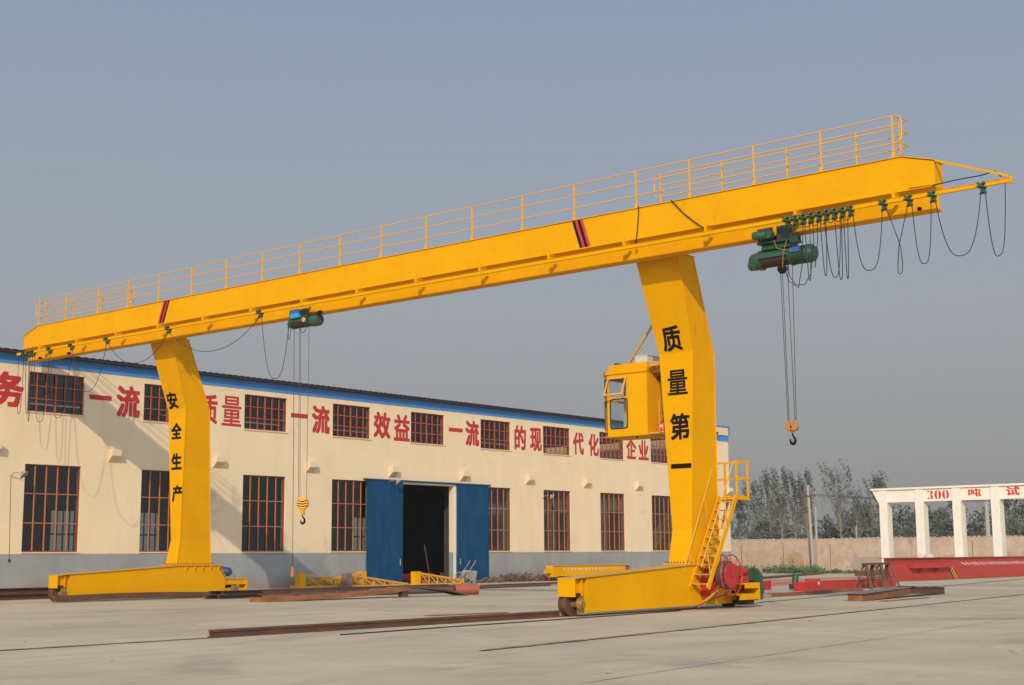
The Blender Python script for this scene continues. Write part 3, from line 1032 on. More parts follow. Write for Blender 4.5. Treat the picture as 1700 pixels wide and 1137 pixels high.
    def leg(yc, pf, text):
        m = MB()
        m.loft([[(a+.015, yc+h-.03, z), (a+.015, yc-h+.03, z), (b-.015, yc-h+.03, z), (b-.015, yc+h-.03, z)] for z, a, b, h in pf])
        m.loft([[(a, yc+h, z), (a, yc-h, z), (a+.022, yc-h, z), (a+.022, yc+h, z)] for z, a, b, h in pf])
        m.loft([[(b-.022, yc+h, z), (b-.022, yc-h, z), (b, yc-h, z), (b, yc+h, z)] for z, a, b, h in pf])
        # saddle under the girder
        z, a, b, h = pf[-1]
        m.box(a-.01, b+.05, yc-h-.03, yc+h+.03, 10.575, 10.598)
        m.prism([(35.56, yc-h*.8, 10.60), (35.85, yc-h*.8, 10.60), (35.60, yc-h*.8, 11.6), (35.56, yc-h*.8, 11.6)], (0, h*1.6, 0))
        o = m.build('leg', YEL, t, bevel=.008)
        b = MB().box(35.68, 37.74, yc-.47, yc+.47, 1.325, 1.36)
        for k in range(6):
            x = 35.95+.31*k
            for s in (-1, 1):
                b.prism([(x-.012, yc+s*.40, 1.361), (x-.012, yc+s*.46, 1.361), (x-.012, yc+s*.40, 1.52)], (.024, 0, 0))
        b.build('base_flange', YEL, o)
        spots = [(35.74, yc-.42+.105*k) for k in range(9)]+[(35.85+.12*k, yc-.435) for k in range(16)]
        b0 = MB().lathe((spots[0][0], spots[0][1], 1.361), (0, 0, 1), [(0, .021), (.043, .021)], 6).build('bolt', GASK, o)
        for (x, y) in spots[1:]:
            q = b0.copy(); COL.objects.link(q); q.parent = o
            q.location = (x-spots[0][0], y-spots[0][1], 0)
        P = lambda u, v, d: (px(v)-d, yc-u, v)
        for ch, u0, u1, v0, v1, bo in text:
            write(MB(), ch, u0, u1, v0, v1, P, bold=bo).build('painted_character', BLACKP, o)
    leg(YN, prof, (('质', -.39, .30, 7.76, 8.52, .03), ('量', -.33, .39, 6.42, 7.19, .018), ('第', -.29, .42, 5.05, 5.86, .03), ('一', -.31, .42, 4.19, 4.33, .03)))
    leg(YF, prof_far, (('安', -.50, .17, 7.76, 8.47, .04), ('全', -.38, .33, 6.50, 7.18, .04), ('生', -.34, .36, 5.23, 5.92, .045), ('产', -.26, .42, 3.92, 4.60, .045)))

    # ---- end carriages
    def carriage(yc, near):
        dy = yc-YN
        y0, y1 = 22.90+dy, 23.42+dy
        m = MB()
        poly = [(30.62, .10), (38.05, .13), (38.35, .62), (38.02, .74), (37.72, 1.31), (35.62, 1.31), (30.3, 1.0), (30.06, .99), (30.06, .53), (30.62, .53)]
        # long box: two side plates and the web inside
        m.prism([(x, y0, z) for x, z in poly[:2]+[(38.05, .7), (37.70, 1.29), (35.62, 1.29), (30.62, 1.01)]], (0, y1-y0, 0))
        m.box(35.64, 37.70, y1+.001, 23.78+dy, .12, 1.29)
        # buffer box at the front
        m.box(30.06, 30.09, y0-.03, y1+.03, .52, .989)
        m.box(30.09, 30.61, y0+.10, y1-.02, .53, .985)
        m.box(30.40, 30.43, y0, y0+.098, .53, .985)
        # gussets under the leg flange
        for k in range(5):
            x = 36.0+.42*k
            m.prism([(x-.012, y0-.001, 1.28), (x-.012, y0-.09, 1.28), (x-.012, y0-.001, 1.02)], (.024, 0, 0))
        # wheel fork plates
        m.box(30.50, 30.62, y0-.012, y0-.001, .08, .56)
        # rear end beam
        m.box(38.05, 39.2, y0+.05, y0+.10, .50, .72); m.box(38.05, 39.2, y1-.10, y1-.05, .50, .72)
        m.box(38.05, 39.25, y0+.02, y1-.02, .722, .75)
        m.box(38.05, 39.2, y0+.05, y0+.10, .22, .36); m.box(38.05, 39.2, y1-.10, y1-.05, .22, .36)
        m.box(39.2, 39.24, y0+.02, y1-.02, .20, .72)
        o = m.build('end_carriage', YEL, t, bevel=.008)
        tf = MB()
        for (xa, za), (xb, zb) in zip([(30.06, .992), (35.62, 1.294), (37.75, 1.294)], [(35.62, 1.294), (37.75, 1.294), (38.08, .72)]):
            tf.hull([(xa, y0-.05, za), (xb, y0-.05, zb), (xb, y1+.05, zb), (xa, y1+.05, za), (xa, y0-.05, za+.028), (xb, y0-.05, zb+.028), (xb, y1+.05, zb+.028), (xa, y1+.05, za+.028)])
        tf.build('top_flange', YELD, o)
        for xw in (30.40, 38.55):
            w_ = MB().lathe((xw, yc-.14, .33), (0, 1, 0), [(0, .05), (0, .34), (.05, .345), (.052, .30), (.20, .30), (.202, .345), (.25, .34), (.25, .05)], 24)
            w_.build('wheel', RUST, o, smooth=True)
            a = MB().lathe((xw, y0-.04, .33), (0, 1, 0), [(0, .001), (0, .10), (.03, .12), (.035, .17), (.10, .18), (.10, .10), (.5, .10)], 20)
            a.box(xw-.10, xw+.10, y0+.02, y0+.10, .08, .52)
            a.build('bearing_housing', GREASE, o, smooth=True)
        k = MB().box(30.15, 30.35, y0+.0, y0+.098, .55, .62)
        k.build('tow_eye', GASK, o)
        return o
    cn = carriage(YN, True)
    cf = carriage(YF, False)
    cf.location.x += .25
    # drive of the far carriage: blue motor on a bracket
    m = MB()
    m.lathe((38.0, YF-.25, 1.07), (.55, -.8, -.12), [(-.05, .10), (0, .17), (.30, .17), (.32, .19), (.34, .19), (.36, .15), (.42, .10)], 16)
    for k in range(8):
        m.lathe((38.0, YF-.25, 1.07), (.55, -.8, -.12), [(.03+.035*k, .15), (.03+.035*k, .185), (.045+.035*k, .185), (.045+.035*k, .15)], 16)
    m.build('drive_motor', BLUEM, cf, smooth=True)
    m = MB().box(37.78, 38.06, YF-.28, YF+.0, .95, 1.28)
    m.lathe((37.86, YF-.38, 1.14), (0, 1, 0), [(0, .12), (.1, .12)], 12)
    m.build('gear_box', REDM, cf)
    MB().tube([(38.35, YF-.4, 1.0), (38.5, YF-.45, .9), (38.55, YF-.42, .76)], .012).build('motor_lead', CABLE, cf)
    MB().box(39.12, 39.19, YF-.42, YF-.30, .06, .21).build('rail_sweeper', RAILY, cf)
    # drive of the near carriage
    m = MB()
    m.prism([(38.86, 22.36, .22), (38.86, 22.90, .22), (38.86, 22.94, .9), (38.86, 22.84, 1.16), (38.86, 22.50, 1.18), (38.86, 22.34, .95)], (.14, 0, 0))
    m.lathe((38.86, 22.62, .55), (1, 0, 0), [(-.03, .1), (-.02, .30), (.15, .32), (.19, .25), (.2, .05)], 20)
    m.box(38.62, 38.855, 22.55, 22.86, .80, 1.14)
    m.build('gear_guard', GREEN, cn)
    m = MB().lathe((37.95, 22.75, 1.08), (1, 0, 0), [(0, .1), (0, .15), (.25, .15), (.26, .18), (.30, .18), (.32, .13), (.72, .12)], 14)
    m.box(38.10, 38.62, 22.62, 22.88, .76, .96)
    m.box(37.95, 38.1, 22.55, 22.70, .95, 1.27)
    m.build('drive_motor', REDM, cn)
    m = MB().box(37.95, 38.75, 22.35, 22.88, .70, .745)
    m.box(37.95, 38.75, 22.34, 22.38, .58, .70)
    m.box(37.6, 38.75, 22.35, 22.88, .38, .42)
    m.box(37.6, 38.75, 22.34, 22.38, .24, .38)
    m.prism([(38.75, 22.34, .20), (38.75, 22.34, .745), (38.80, 22.34, .745), (38.80, 22.34, .20)], (0, .55, 0))
    m.build('motor_platform', YEL, cn)
    m = MB().box(38.3, 38.7, 22.5, 22.85, .08, .24)
    m.build('brake_block', RUST, cn)

    # ---- stairway beside the near leg
    s = MB()
    A, B = Vector((35.70, 22.28, .58)), Vector((37.45, 22.28, 3.33))
    for yy in (22.28, 22.88):
        s.bar((35.70, yy, .62), (37.45, yy, 3.36), .035, .17)
    so_ = s.build('stair', YEL, t)
    for k in range(10):
        f = (k+.35)/10
        x = 35.72+1.75*f; z = .66+2.72*f
        MB().box(x-.09, x+.14, 22.30, 22.86, z-.012, z+.018).build('tread', YELD, so_)
    h = MB()
    for yy, a, b in ((22.25, (35.31, 1.25), (37.28, 4.42)), (22.91, (35.38, 1.12), (37.12, 4.18))):
        h.tube([(a[0], yy, a[1]), (b[0], yy, b[1])], .022)
        for f, g_ in ((.06, .17), (.62, .72)):
            xx = 35.74+1.70*f; zz = .66+2.7*f
            h.bar((xx, yy, zz), (a[0]+(b[0]-a[0])*g_, yy, a[1]+(b[1]-a[1])*g_), .03, .03)
    h.build('handrail', RAILY, so_)
    p = MB().box(37.42, 38.10, 22.25, 23.9, 3.27, 3.31)
    p.box(37.42, 38.12, 22.22, 22.26, 3.26, 3.38)
    p.box(38.08, 38.12, 22.26, 23.9, 3.26, 3.38)
    p.bar((38.0, 22.9, 3.26), (37.58, 22.9, 2.45), .06, .06)
    po = p.build('stair_platform', YEL, t)
    r = MB()
    for (x, y) in ((37.44, 22.24), (38.10, 22.24), (38.10, 23.05), (38.10, 23.88)):
        r.box(x-.035, x+.035, y-.02, y+.02, 3.38, 4.45)
    for z in (4.43, 3.92):
        r.box(37.44, 38.10, 22.225, 22.255, z-.03, z+.03)
        r.box(38.085, 38.115, 22.26, 23.9, z-.025, z+.025)
    r.build('handrail', YEL, po)

    # ---- red cable reel
    c0 = Vector((36.62, 22.2, 1.0))
    d = MB().lathe(c0+Vector((0, -.17, 0)), (0, 1, 0), [(0, .001), (0, .37), (.03, .38), (.03, .30), (.30, .30), (.30, .36), (.33, .36), (.33, .001)], 30)
    ro = d.build('cable_reel', REDM, t)
    MB().lathe(c0+Vector((0, -.12, 0)), (0, 1, 0), [(0.01, .3), (0.01, .415), (.10, .43), (.22, .415), (.22, .3)], 30).build('wound_cable', mat('dirty_cable', (.12, .09, .07), .8, c2=(.05, .04, .035), scale=14), ro)
    m = MB()
    for yy in (-.17, .17):
        m.ring(c0+Vector((0, yy, 0)), (0, 1, 0), .60, .018)
        for k in range(9):
            q = 2*math.pi*k/9+.2
            u = Vector((math.cos(q), 0, math.sin(q)))
            m.tube([c0+Vector((0, yy, 0))+u*.30, c0+Vector((0, yy, 0))+u*.60], .014, 5)
    m.build('reel_rim', REDM, ro)
    m = MB().box(36.27, 36.42, 22.45, 22.88, .35, 1.02)
    m.box(36.42, 36.9, 22.55, 22.88, .7, 1.2)
    m.lathe((36.62, 22.0, 1.0), (0, 1, 0), [(0, .05), (.5, .05)], 10)
    m.box(36.59, 36.65, 21.98, 22.02, .95, 1.16)
    m.build('reel_stand', REDM, ro)
    m = MB().lathe((37.38, 22.35, 1.12), (0, 1, 0), [(-.12, .05), (-.1, .13), (.25, .13), (.26, .06)], 14)
    m.box(37.30, 37.48, 22.3, 22.6, .78, 1.0)
    m.build('reel_motor', REDM, ro)
    m = MB().bar((36.4, 22.4, .55), (35.55, 22.55, .10), .05, .05)
    m.build('cable_guide', YELD, ro)

    # ---- operator cabin
    P = lambda u, v, d: (35.0+d, u, v)
    f = MB()
    z0, z1 = 5.22, 7.10
    f.holes(23.80, 25.28, z0, z1, [(24.55, 25.21, 6.40, 6.99), (24.53, 25.17, 5.43, 6.33)], P, .04)
    Q = lambda u, v, d: (36.36-d, u, v)
    f.holes(23.80, 25.28, z0, z1, [(24.35, 25.21, 6.40, 6.99), (24.35, 25.17, 5.43, 6.33)], Q, .04)
    a, b = Vector((35.0, 25.28, 0)), Vector((35.25, 25.56, 0))
    W1 = lambda u, v, d: tuple(a.lerp(b, u)+Vector((.04, -.03, 0))*(d/.04)+Vector((0, 0, v)))
    f.holes(0, 1, z0+.12, z1, [(.15, .85, 6.40, 6.99), (.15, .85, 5.43, 6.33)], W1, .03)
    W2_ = lambda u, v, d: (u, 25.56-d, v)
    f.holes(35.25, 36.36, z0+.12, z1, [(35.32, 36.28, 6.40, 6.99), (35.32, 36.28, 5.43, 6.33)], W2_, .03)
    f.box(35.041, 36.319, 23.802, 23.84, z0+.001, z1-.001)
    f.prism([(35.0, 23.80, z0-.04), (35.0, 25.28, z0-.04), (35.25, 25.56, z0-.04), (36.36, 25.56, z0-.04), (36.36, 23.80, z0-.04)], (0, 0, .038))
    co_ = f.build('operator_cabin', YEL, t)
    r = MB().prism([(34.96, 23.78, z1+.001), (34.96, 25.30, z1+.001), (35.23, 25.60, z1+.001), (36.4, 25.60, z1+.001), (36.4, 23.78, z1+.001)], (0, 0, .11))
    r.box(35.06, 36.3, 23.84, 25.24, 7.22, 7.235)
    for (xa, xb, ya, yb) in ((35.05, 35.09, 23.80, 25.24), (36.26, 36.3, 23.80, 25.24), (35.09, 36.26, 25.20, 25.24)):
        r.box(xa, xb, ya, yb, 7.212, 7.40)
    r.box(35.06, 36.3, 23.62, 23.74, 7.18, 7.40)
    r.build('cabin_roof', YEL, co_)
    gk = MB()
    for (ua, ub, va, vb) in ((24.53, 25.17, 5.43, 6.33),):
        pts = []
        rad = .09
        for (cx, cz, q0) in ((ua+rad, va+rad, 180), (ub-rad, va+rad, 270), (ub-rad, vb-rad, 0), (ua+rad, vb-rad, 90)):
            for k in range(5):
                q = math.radians(q0+k*22.5)
                pts.append((34.992, cx+rad*math.cos(q), cz+rad*math.sin(q)))
        pts.append(pts[0])
        gk.tube(pts, .02, 5)
        # filled corners of the rounded opening
        for (cx, cz, sx_, sz_) in ((ua, va, 1, 1), (ub, va, -1, 1), (ub, vb, -1, -1), (ua, vb, 1, -1)):
            gk.prism([(34.998, cx, cz), (34.998, cx+sx_*.05, cz), (34.998, cx, cz+sz_*.05)], (.02, 0, 0))
    for u in (0.0,):
        for va, vb in ((6.40, 6.99), (5.43, 6.33)):
            for uu in (.15, .85):
                pa = a.lerp(b, uu)
                gk.tube([(pa.x-.01, pa.y, va), (pa.x-.01, pa.y, vb)], .018, 5)
    gk.build('window_gasket', GASK, co_)
    gl = MB()
    gl.box(35.018, 35.022, 24.53, 25.17, 5.43, 6.33)
    gl.box(36.338, 36.342, 24.36, 25.17, 5.43, 6.33); gl.box(36.338, 36.342, 24.36, 25.2, 6.4, 6.99)
    gl.box(35.32, 36.28, 25.542, 25.546, 5.43, 6.33); gl.box(35.32, 36.28, 25.542, 25.546, 6.40, 6.99)
    for va, vb in ((6.40, 6.99), (5.43, 6.33)):
        p1, p2 = a.lerp(b, .15)+Vector((.02, -.015, 0)), a.lerp(b, .85)+Vector((.02, -.015, 0))
        gl.add([(p1.x, p1.y, va), (p2.x, p2.y, va), (p2.x, p2.y, vb), (p1.x, p1.y, vb)], [(0, 1, 2, 3)])
    gl.build('window_glass', CLEAR, co_)
    # top hung window, pushed open
    th = math.radians(24)
    ow = MB()
    def T(u, v, d=0):
        return (34.985-math.sin(th)*v-d*math.cos(th), u, 6.99-math.cos(th)*v+d*math.sin(th))
    for (ua, ub, va, vb) in ((24.53, 25.23, 0, .05), (24.53, 25.23, .57, .62), (24.53, 24.575, .05, .57), (25.185, 25.23, .05, .57)):
        ow.hull([T(ua, va), T(ub, va), T(ub, vb), T(ua, vb), T(ua, va, .03), T(ub, va, .03), T(ub, vb, .03), T(ua, vb, .03)])
    owo = ow.build('open_window', RAILY, co_)
    MB().add([T(24.57, .04, .015), T(25.19, .04, .015), T(25.19, .58, .015), T(24.57, .58, .015)], [(0, 1, 2, 3)]).build('open_window_glass', CLEAR, owo)
    MB().box(35.45, 35.70, 24.75, 25.0, 5.30, 5.92).build('control_console', mat('pale_green_box', (.42, .46, .30), .5), co_)
    MB().box(35.98, 36.06, 24.66, 24.74, 5.2, 7.1).box(35.55, 35.95, 24.45, 24.75, 5.6, 5.68).build('seat_post', GREYM, co_)
    # landing behind the cabin with its rail
    l = MB().box(35.06, 36.25, 23.42, 23.798, 5.20, 5.25)
    l.build('landing', YELD, co_)
    r = MB()
    r.tube([(35.10, 23.44, 5.25), (35.10, 23.44, 6.15), (35.14, 23.44, 6.21), (35.62, 23.44, 6.21), (35.70, 23.44, 6.12), (35.70, 23.44, 5.25)], .018)
    r.tube([(35.10, 23.44, 5.74), (35.70, 23.44, 5.74)], .016)
    r.build('landing_rail', RAILY, co_)
    m = MB().box(35.35, 36.02, 24.0, 24.45, 7.41, 7.64)
    m.box(35.33, 36.04, 23.98, 24.47, 7.641, 7.665)
    m.build('junction_box', CREAMB, co_)
    m = MB()
    for k in range(7):
        m.tube([(36.0, 23.95+.06*k, 7.5), (36.1, 23.7, 7.45+.02*k), (36.15, 23.65, 7.1-.02*k), (36.05, 23.78, 6.85)], .022, 5)
    m.box(35.55, 36.1, 23.66, 23.78, 6.86, 7.0)
    m.build('wiring', BROWN, co_)
    m = MB().bar((35.62, 24.95, 7.40), (35.62, 23.5, 9.17), .06, .06)
    m.bar((35.30, 23.80, 7.15), (35.30, 23.1, 7.15), .10, .14)
    m.bar((35.9, 23.80, 5.15), (35.9, 23.1, 5.15), .12, .10)
    m.bar((35.0, 23.70, 7.30), (35.0, 23.2, 7.30), .08, .14)
    m.build('brace', YELD, co_)
    MB().box(35.2, 35.45, 25.0, 25.15, 7.405, 7.47).build('horn', GASK, co_)
    MB().lathe((35.15, 24.3, 5.17), (0, 0, -1), [(0, .03), (.05, .03)], 8).build('drain', GASK, co_)
    # supply cable trailing from the reel along the rail
    return t
CRANE = build_crane()

m = MB().lathe((35.60, 23.65, 5.251), (0, 0, 1), [(0, .10), (.02, .125), (.30, .125), (.34, .10), (.37, .06), (.40, .05)], 18)
o = solo(m, 'fire_extinguisher', PINKX, (35.60, 23.65, 5.25), 'red canister standing on the cabin landing beside the near crane leg', 'canister', smooth=True)
MB().lathe((35.60, 23.65, 5.256), (0, 0, 1), [(0, .127), (.035, .127)], 18).build('base_ring', WHITEP, o, smooth=True)
MB().box(35.468, 35.474, 23.60, 23.70, 5.42, 5.50).build('label_patch', WHITEP, o)

# ---- festoon trolleys
TR = MB()
TR.box(34.53, 34.60, -.055, .055, 10.82, 10.95)
TR.box(34.46, 34.50, -.05, .05, 10.84, 10.93)
TR.box(34.68, 34.76, -.055, .055, 10.82, 10.95)
for q in (-.07, .07):
    TR.lathe((34.48, q, 10.94), (1, 0, 0), [(0, .028), (.11, .028)], 8)
    TR.lathe((34.48, q, 10.84), (1, 0, 0), [(0, .024), (.11, .024)], 8)
TR.box(34.56, 34.74, -.04, .04, 10.72, 10.80)
TR.lathe((34.64, -.09, 10.70), (0, 1, 0), [(0, .03), (.18, .03)], 8)
right_tr = [18.68, 18.44, 18.19, 17.95, 17.71, 17.48, 17.24, 17.0, 16.75, 15.78, 15.06, 14.41, 13.08]
left_tr = [57.68, 57.28, 56.98, 55.62, 53.92, 51.26, 46.98, 41.28]
lab_r = ['green cable trolley directly above the large green hoist, first of the bunched row', 'green cable trolley second from the left in the bunched row', 'green cable trolley third from the left in the bunched row',
         'green cable trolley fourth from the left in the bunched row', 'green cable trolley in the middle of the bunched row of nine', 'green cable trolley sixth from the left in the bunched row',
         'green cable trolley seventh from the left in the bunched row', 'green cable trolley second from the right end of the bunched row', 'green cable trolley at the right end of the bunched row',
         'green cable trolley alone just right of the bunched row', 'green cable trolley midway between the bunched row and the girder end', 'green cable trolley at the right end of the girder web',
         'green cable trolley out on the jib beyond the girder end']
lab_l = ['dark cable trolley at the extreme left end of the girder', 'dark cable trolley, second from the left end of the girder', 'dark cable trolley, third from the left end of the girder',
         'dark cable trolley above the right half of the first upper window', 'dark cable trolley hanging left of the far leg, above the wall slogan', 'dark cable trolley halfway between the first window and the far leg',
         'dark cable trolley over the far leg', 'dark cable trolley left of the small hoist with the blue box']
proto = None
for ys, labs, grp in ((right_tr, lab_r, 'cable trolleys of the large hoist'), (left_tr, lab_l, 'cable trolleys of the small hoist')):
    for y, lb in zip(ys, labs):
        if proto is None:
            proto = TR.build('cable_trolley', GREEN, None)
            o = proto
        else:
            o = proto.copy(); COL.objects.link(o)
        o.location.y = y
        tag(o, lb, 'cable trolley', grp)
def sagging(ya, yb, zb, p=2.4, za=10.70, zc=None, n=26, x=34.64, sway=0., dx=0.):
    zc = za if zc is None else zc
    out = []
    for k in range(n+1):
        q = k/n
        # even spacing along the steep ends
        s = .5-.5*math.cos(math.pi*q)
        sag = 1-abs(2*s-1)**p
        z = za+(zc-za)*s-(((za+zc)/2)-zb)*sag
        out.append((x+dx*math.sin(math.pi*q)+sway*math.sin(2*math.pi*q), ya+(yb-ya)*s, z))
    return out
m = MB()
loops = [(18.16, 18.00, 9.09, .06), (17.68, 17.50, 9.16, .05), (17.24, 17.04, 8.99, .05), (16.97, 16.84, 8.97, -.03)]
for a, b, z, dx in loops:
    m.tube(sagging(a, b, z, 3.6, dx=dx, sway=.02), .0125, 5)
m.tube(sagging(17.56, 17.08, 9.08, 2.8, dx=.08), .0125, 5)
m.tube([(34.64, 17.76, 10.7), (34.66, 17.78, 10.2), (34.66, 17.84, 9.75), (34.66, 17.9, 9.42)], .0135, 5)
for a, b in zip(right_tr[:8], right_tr[1:9]):
    m.tube(sagging(a, b, 10.60, 2.2), .0125, 5)
m.tube([(34.64, 17.9, 10.7), (34.7, 17.92, 10.2), (34.8, 18.1, 9.3), (34.8, 18.3, 9.02), (34.85, 18.6, 9.05), (34.95, 18.85, 9.35), (35.05, 18.95, 9.8)], .0125, 5)
m.tube([(34.64, 18.2, 10.7), (34.7, 18.3, 9.6), (34.8, 18.5, 8.95), (34.9, 18.85, 9.2), (35.0, 19.05, 9.7)], .0125, 5)
m.tube(sagging(16.69, 15.84, 9.12, 3.2), .0125, 5)
# the twisted loop hangs crossed
m.tube([(34.64, 15.72, 10.7), (34.66, 15.55, 10.2), (34.66, 15.38, 9.65), (34.62, 15.33, 9.15), (34.63, 15.36, 8.94), (34.64, 15.42, 8.90), (34.66, 15.48, 8.95), (34.68, 15.49, 9.15), (34.64, 15.42, 9.65), (34.62, 15.24, 10.25), (34.64, 15.12, 10.7)], .0125, 6)
m.tube(sagging(15.0, 14.47, 9.09, 3.2), .0125, 5)
m.tube(sagging(14.35, 13.14, 9.16, 2.8), .0125, 5)
m.tube(sagging(13.02, 12.5, 9.02, 3.2, zc=10.88), .0125, 5)
solo(m, 'festoon_cable', CABLE, (34.64, 16, 8.9), 'black festoon cable in many loops below the right end of the girder', 'cable', 'festoon cables under the girder')
m = MB()
for a, b, z, p, dx in ((58.2, 57.74, 8.15, 3.4, 0), (57.62, 57.34, 8.14, 3.4, .1), (57.22, 57.04, 7.75, 3.4, 0), (56.9, 55.68, 7.66, 3, .05), (55.56, 53.98, 7.75, 3.2, 0), (53.86, 51.32, 8.75, 2.6, 0), (51.20, 47.04, 9.67, 2.2, 0), (46.92, 41.34, 9.68, 2.1, 0), (41.22, 39.6, 8.27, 2.8, .05)):
    m.tube(sagging(a, b, z, p, dx=dx, n=30), .0125, 5)
solo(m, 'festoon_cable', CABLE, (34.64, 48, 7.6), 'black festoon cable sagging in wide loops below the left half of the girder', 'cable', 'festoon cables under the girder')

# ---- hoists
def ribs(m, o, axis, a, b, n, r0, r1):
    for k in range(n):
        s = a+(b-a)*k/n
        m.lathe(o, axis, [(s, r0), (s, r1), (s+(b-a)/n*.45, r1), (s+(b-a)/n*.45, r0)], 24)
def hoist_right():
    t = thing('electric_hoist', (35.275, 19.1, 9.7), 'large green wire rope hoist hanging near the right end of the girder', 'hoist', 'wire rope hoists on the girder')
    X = 35.22
    c = Vector((X, 0, 9.98))
    ax = (0, -1, 0)
    def L(m, y, prof, n=24): m.lathe((X, y, 9.98), ax, prof, n)
    g = MB()
    L(g, 20.22, [(0, .02), (0, .13), (.03, .19), (.10, .23), (.30, .25), (.31, .285), (.40, .285), (.41, .2)])
    g.lathe((X-.05, 20.24, 9.86), ax, [(0, .02), (.0, .12), (.05, .15), (.3, .16)], 18)
    g.build('gear_case', GREEN, t, smooth=True)
    d = MB(); L(d, 19.82, [(0, .225), (.92, .225)]); ribs(d, (X, 19.82, 9.98), ax, 0, .92, 26, .222, .236)
    d.build('rope_drum', BROWN, t)
    # shell: open sector housing over the drum
    sh = MB()
    rr = []
    for yy in (19.82, 18.90):
        pts = []
        for k in range(13):
            q = math.radians(-30+k*14.5+0)
            pts.append((X-.27*math.cos(q+math.radians(30)), yy, 9.98+.27*math.sin(q+math.radians(30))))
        rr.append(pts)
    for k in range(12):
        a, b, c2_, d2 = rr[0][k], rr[0][k+1], rr[1][k+1], rr[1][k]
        sh.add([a, b, c2_, d2], [(0, 1, 2, 3)])
    sh.box(X-.29, X-.22, 18.92, 19.80, 9.98, 10.03)
    sh.build('drum_cover', GREEN, t, smooth=True)
    mo = MB()
    L(mo, 18.91, [(0, .27), (.05, .285), (.07, .24), (.5, .235), (.52, .27), (.60, .27), (.70, .24), (.78, .15), (.80, .02)])
    ribs(mo, (X, 18.84, 9.98), ax, 0, .44, 11, .23, .262)
    mo.build('motor', GREEN, t, smooth=True)
    MB().box(X-.285, X-.262, 18.50, 18.80, 10.03, 10.17).build('name_plate', mat('blue_plate', (.03, .09, .35), .4), t)
    f = MB()
    f.prism([(X-.24, 19.75, 10.22), (X-.10, 19.75, 10.47), (X+.18, 19.75, 10.47), (X+.25, 19.75, 10.22)], (0, -.95, 0))
    f.box(X-.02, X+.12, 18.95, 19.6, 10.47, 10.57)
    f.build('hoist_frame', GREEN, t)
    tr = MB()
    for yy in (19.0, 19.62):
        for s in (-1, 1):
            xx = 35.275+s*.25
            tr.box(xx-.02, xx+.02, yy-.24, yy+.24, 10.45, 10.86)
            for q in (-.12, .12):
                tr.lathe((xx-s*.025, yy+q, 10.72), (s, 0, 0), [(-.07, .085), (.05, .085), (.06, .05)], 16)
    tr.box(34.95, 35.6, 18.76, 19.86, 10.40, 10.45)
    tr.build('hoist_trolley', GREEND, t)
    tm = MB()
    tm.lathe((34.78, 19.72, 10.62), (.35, -.95, 0), [(-.18, .02), (-.16, .09), (-.10, .12), (.18, .12), (.19, .15), (.22, .15)], 18)
    tm.lathe((34.90, 19.42, 10.62), (1, 0, 0), [(-.1, .12), (.08, .14)], 14)
    tm.build('travel_motor', GREEN, t, smooth=True)
    b = MB().box(34.90, 35.0, 18.52, 18.78, 10.30, 10.55)
    b.build('control_box', GREEND, t)
    wgt = MB().lathe((35.0, 19.1, 9.60), (-1, -.3, 0), [(-.1, .02), (-.09, .12), (-.02, .14), (.06, .13), (.10, .02)], 20)
    wgt.build('limit_weight', BLACKP, t, smooth=True)
    sv = MB()
    sv.tube([(34.95, 18.9, 10.4), (34.9, 19.0, 10.0), (34.93, 19.05, 9.6)], .012, 5)
    sv.tube([(34.95, 19.3, 10.45), (34.92, 19.2, 10.2), (34.94, 18.8, 10.08), (34.95, 18.6, 10.15)], .012, 5)
    sv.build('wiring', mat('brass_wire', (.30, .17, .06), .5), t)
    r = MB()
    for ya, yb in ((19.25, 19.21), (19.19, 19.17), (19.02, 18.99), (18.86, 18.95)):
        r.tube([(X-.05, ya, 9.78), (X, yb, 5.30)], .010, 5)
    r.build('hoist_rope', ROPE, t)
    h = MB()
    for yy in (19.16, 19.00):
        h.lathe((X-.09, yy, 5.12), (1, 0, 0), [(0, .05), (0, .10), (.02, .115), (.13, .115), (.15, .10), (.15, .05)], 18)
        h.prism([(X-.10, yy+.055, 5.02), (X-.10, yy+.035, 5.30), (X-.10, yy-.035, 5.30), (X-.10, yy-.055, 5.02)], (.04, 0, 0))
    h.box(X-.08, X+.08, 18.98, 19.18, 5.08, 5.24)
    h.lathe((X, 19.08, 4.96), (0, 0, 1), [(0, .045), (.14, .06)], 12)
    ho = h.build('hook_block', mat('orange_hook_paint', (.50, .22, .04), .6, c2=(.36, .16, .05), scale=20), t, smooth=True)
    k = MB()
    pts = [(0, 4.98), (0, 4.9), (.02, 4.86), (.07, 4.80), (.08, 4.73), (.05, 4.67), (0, 4.645), (-.055, 4.67), (-.08, 4.73), (-.075, 4.79)]
    k.tube([(X+u*.9, 19.08-u*.5, z) for u, z in pts], [.022, .022, .026, .034, .040, .044, .044, .038, .028, .012], 10)
    k.build('hook', BLACKP, ho, smooth=True)
hoist_right()
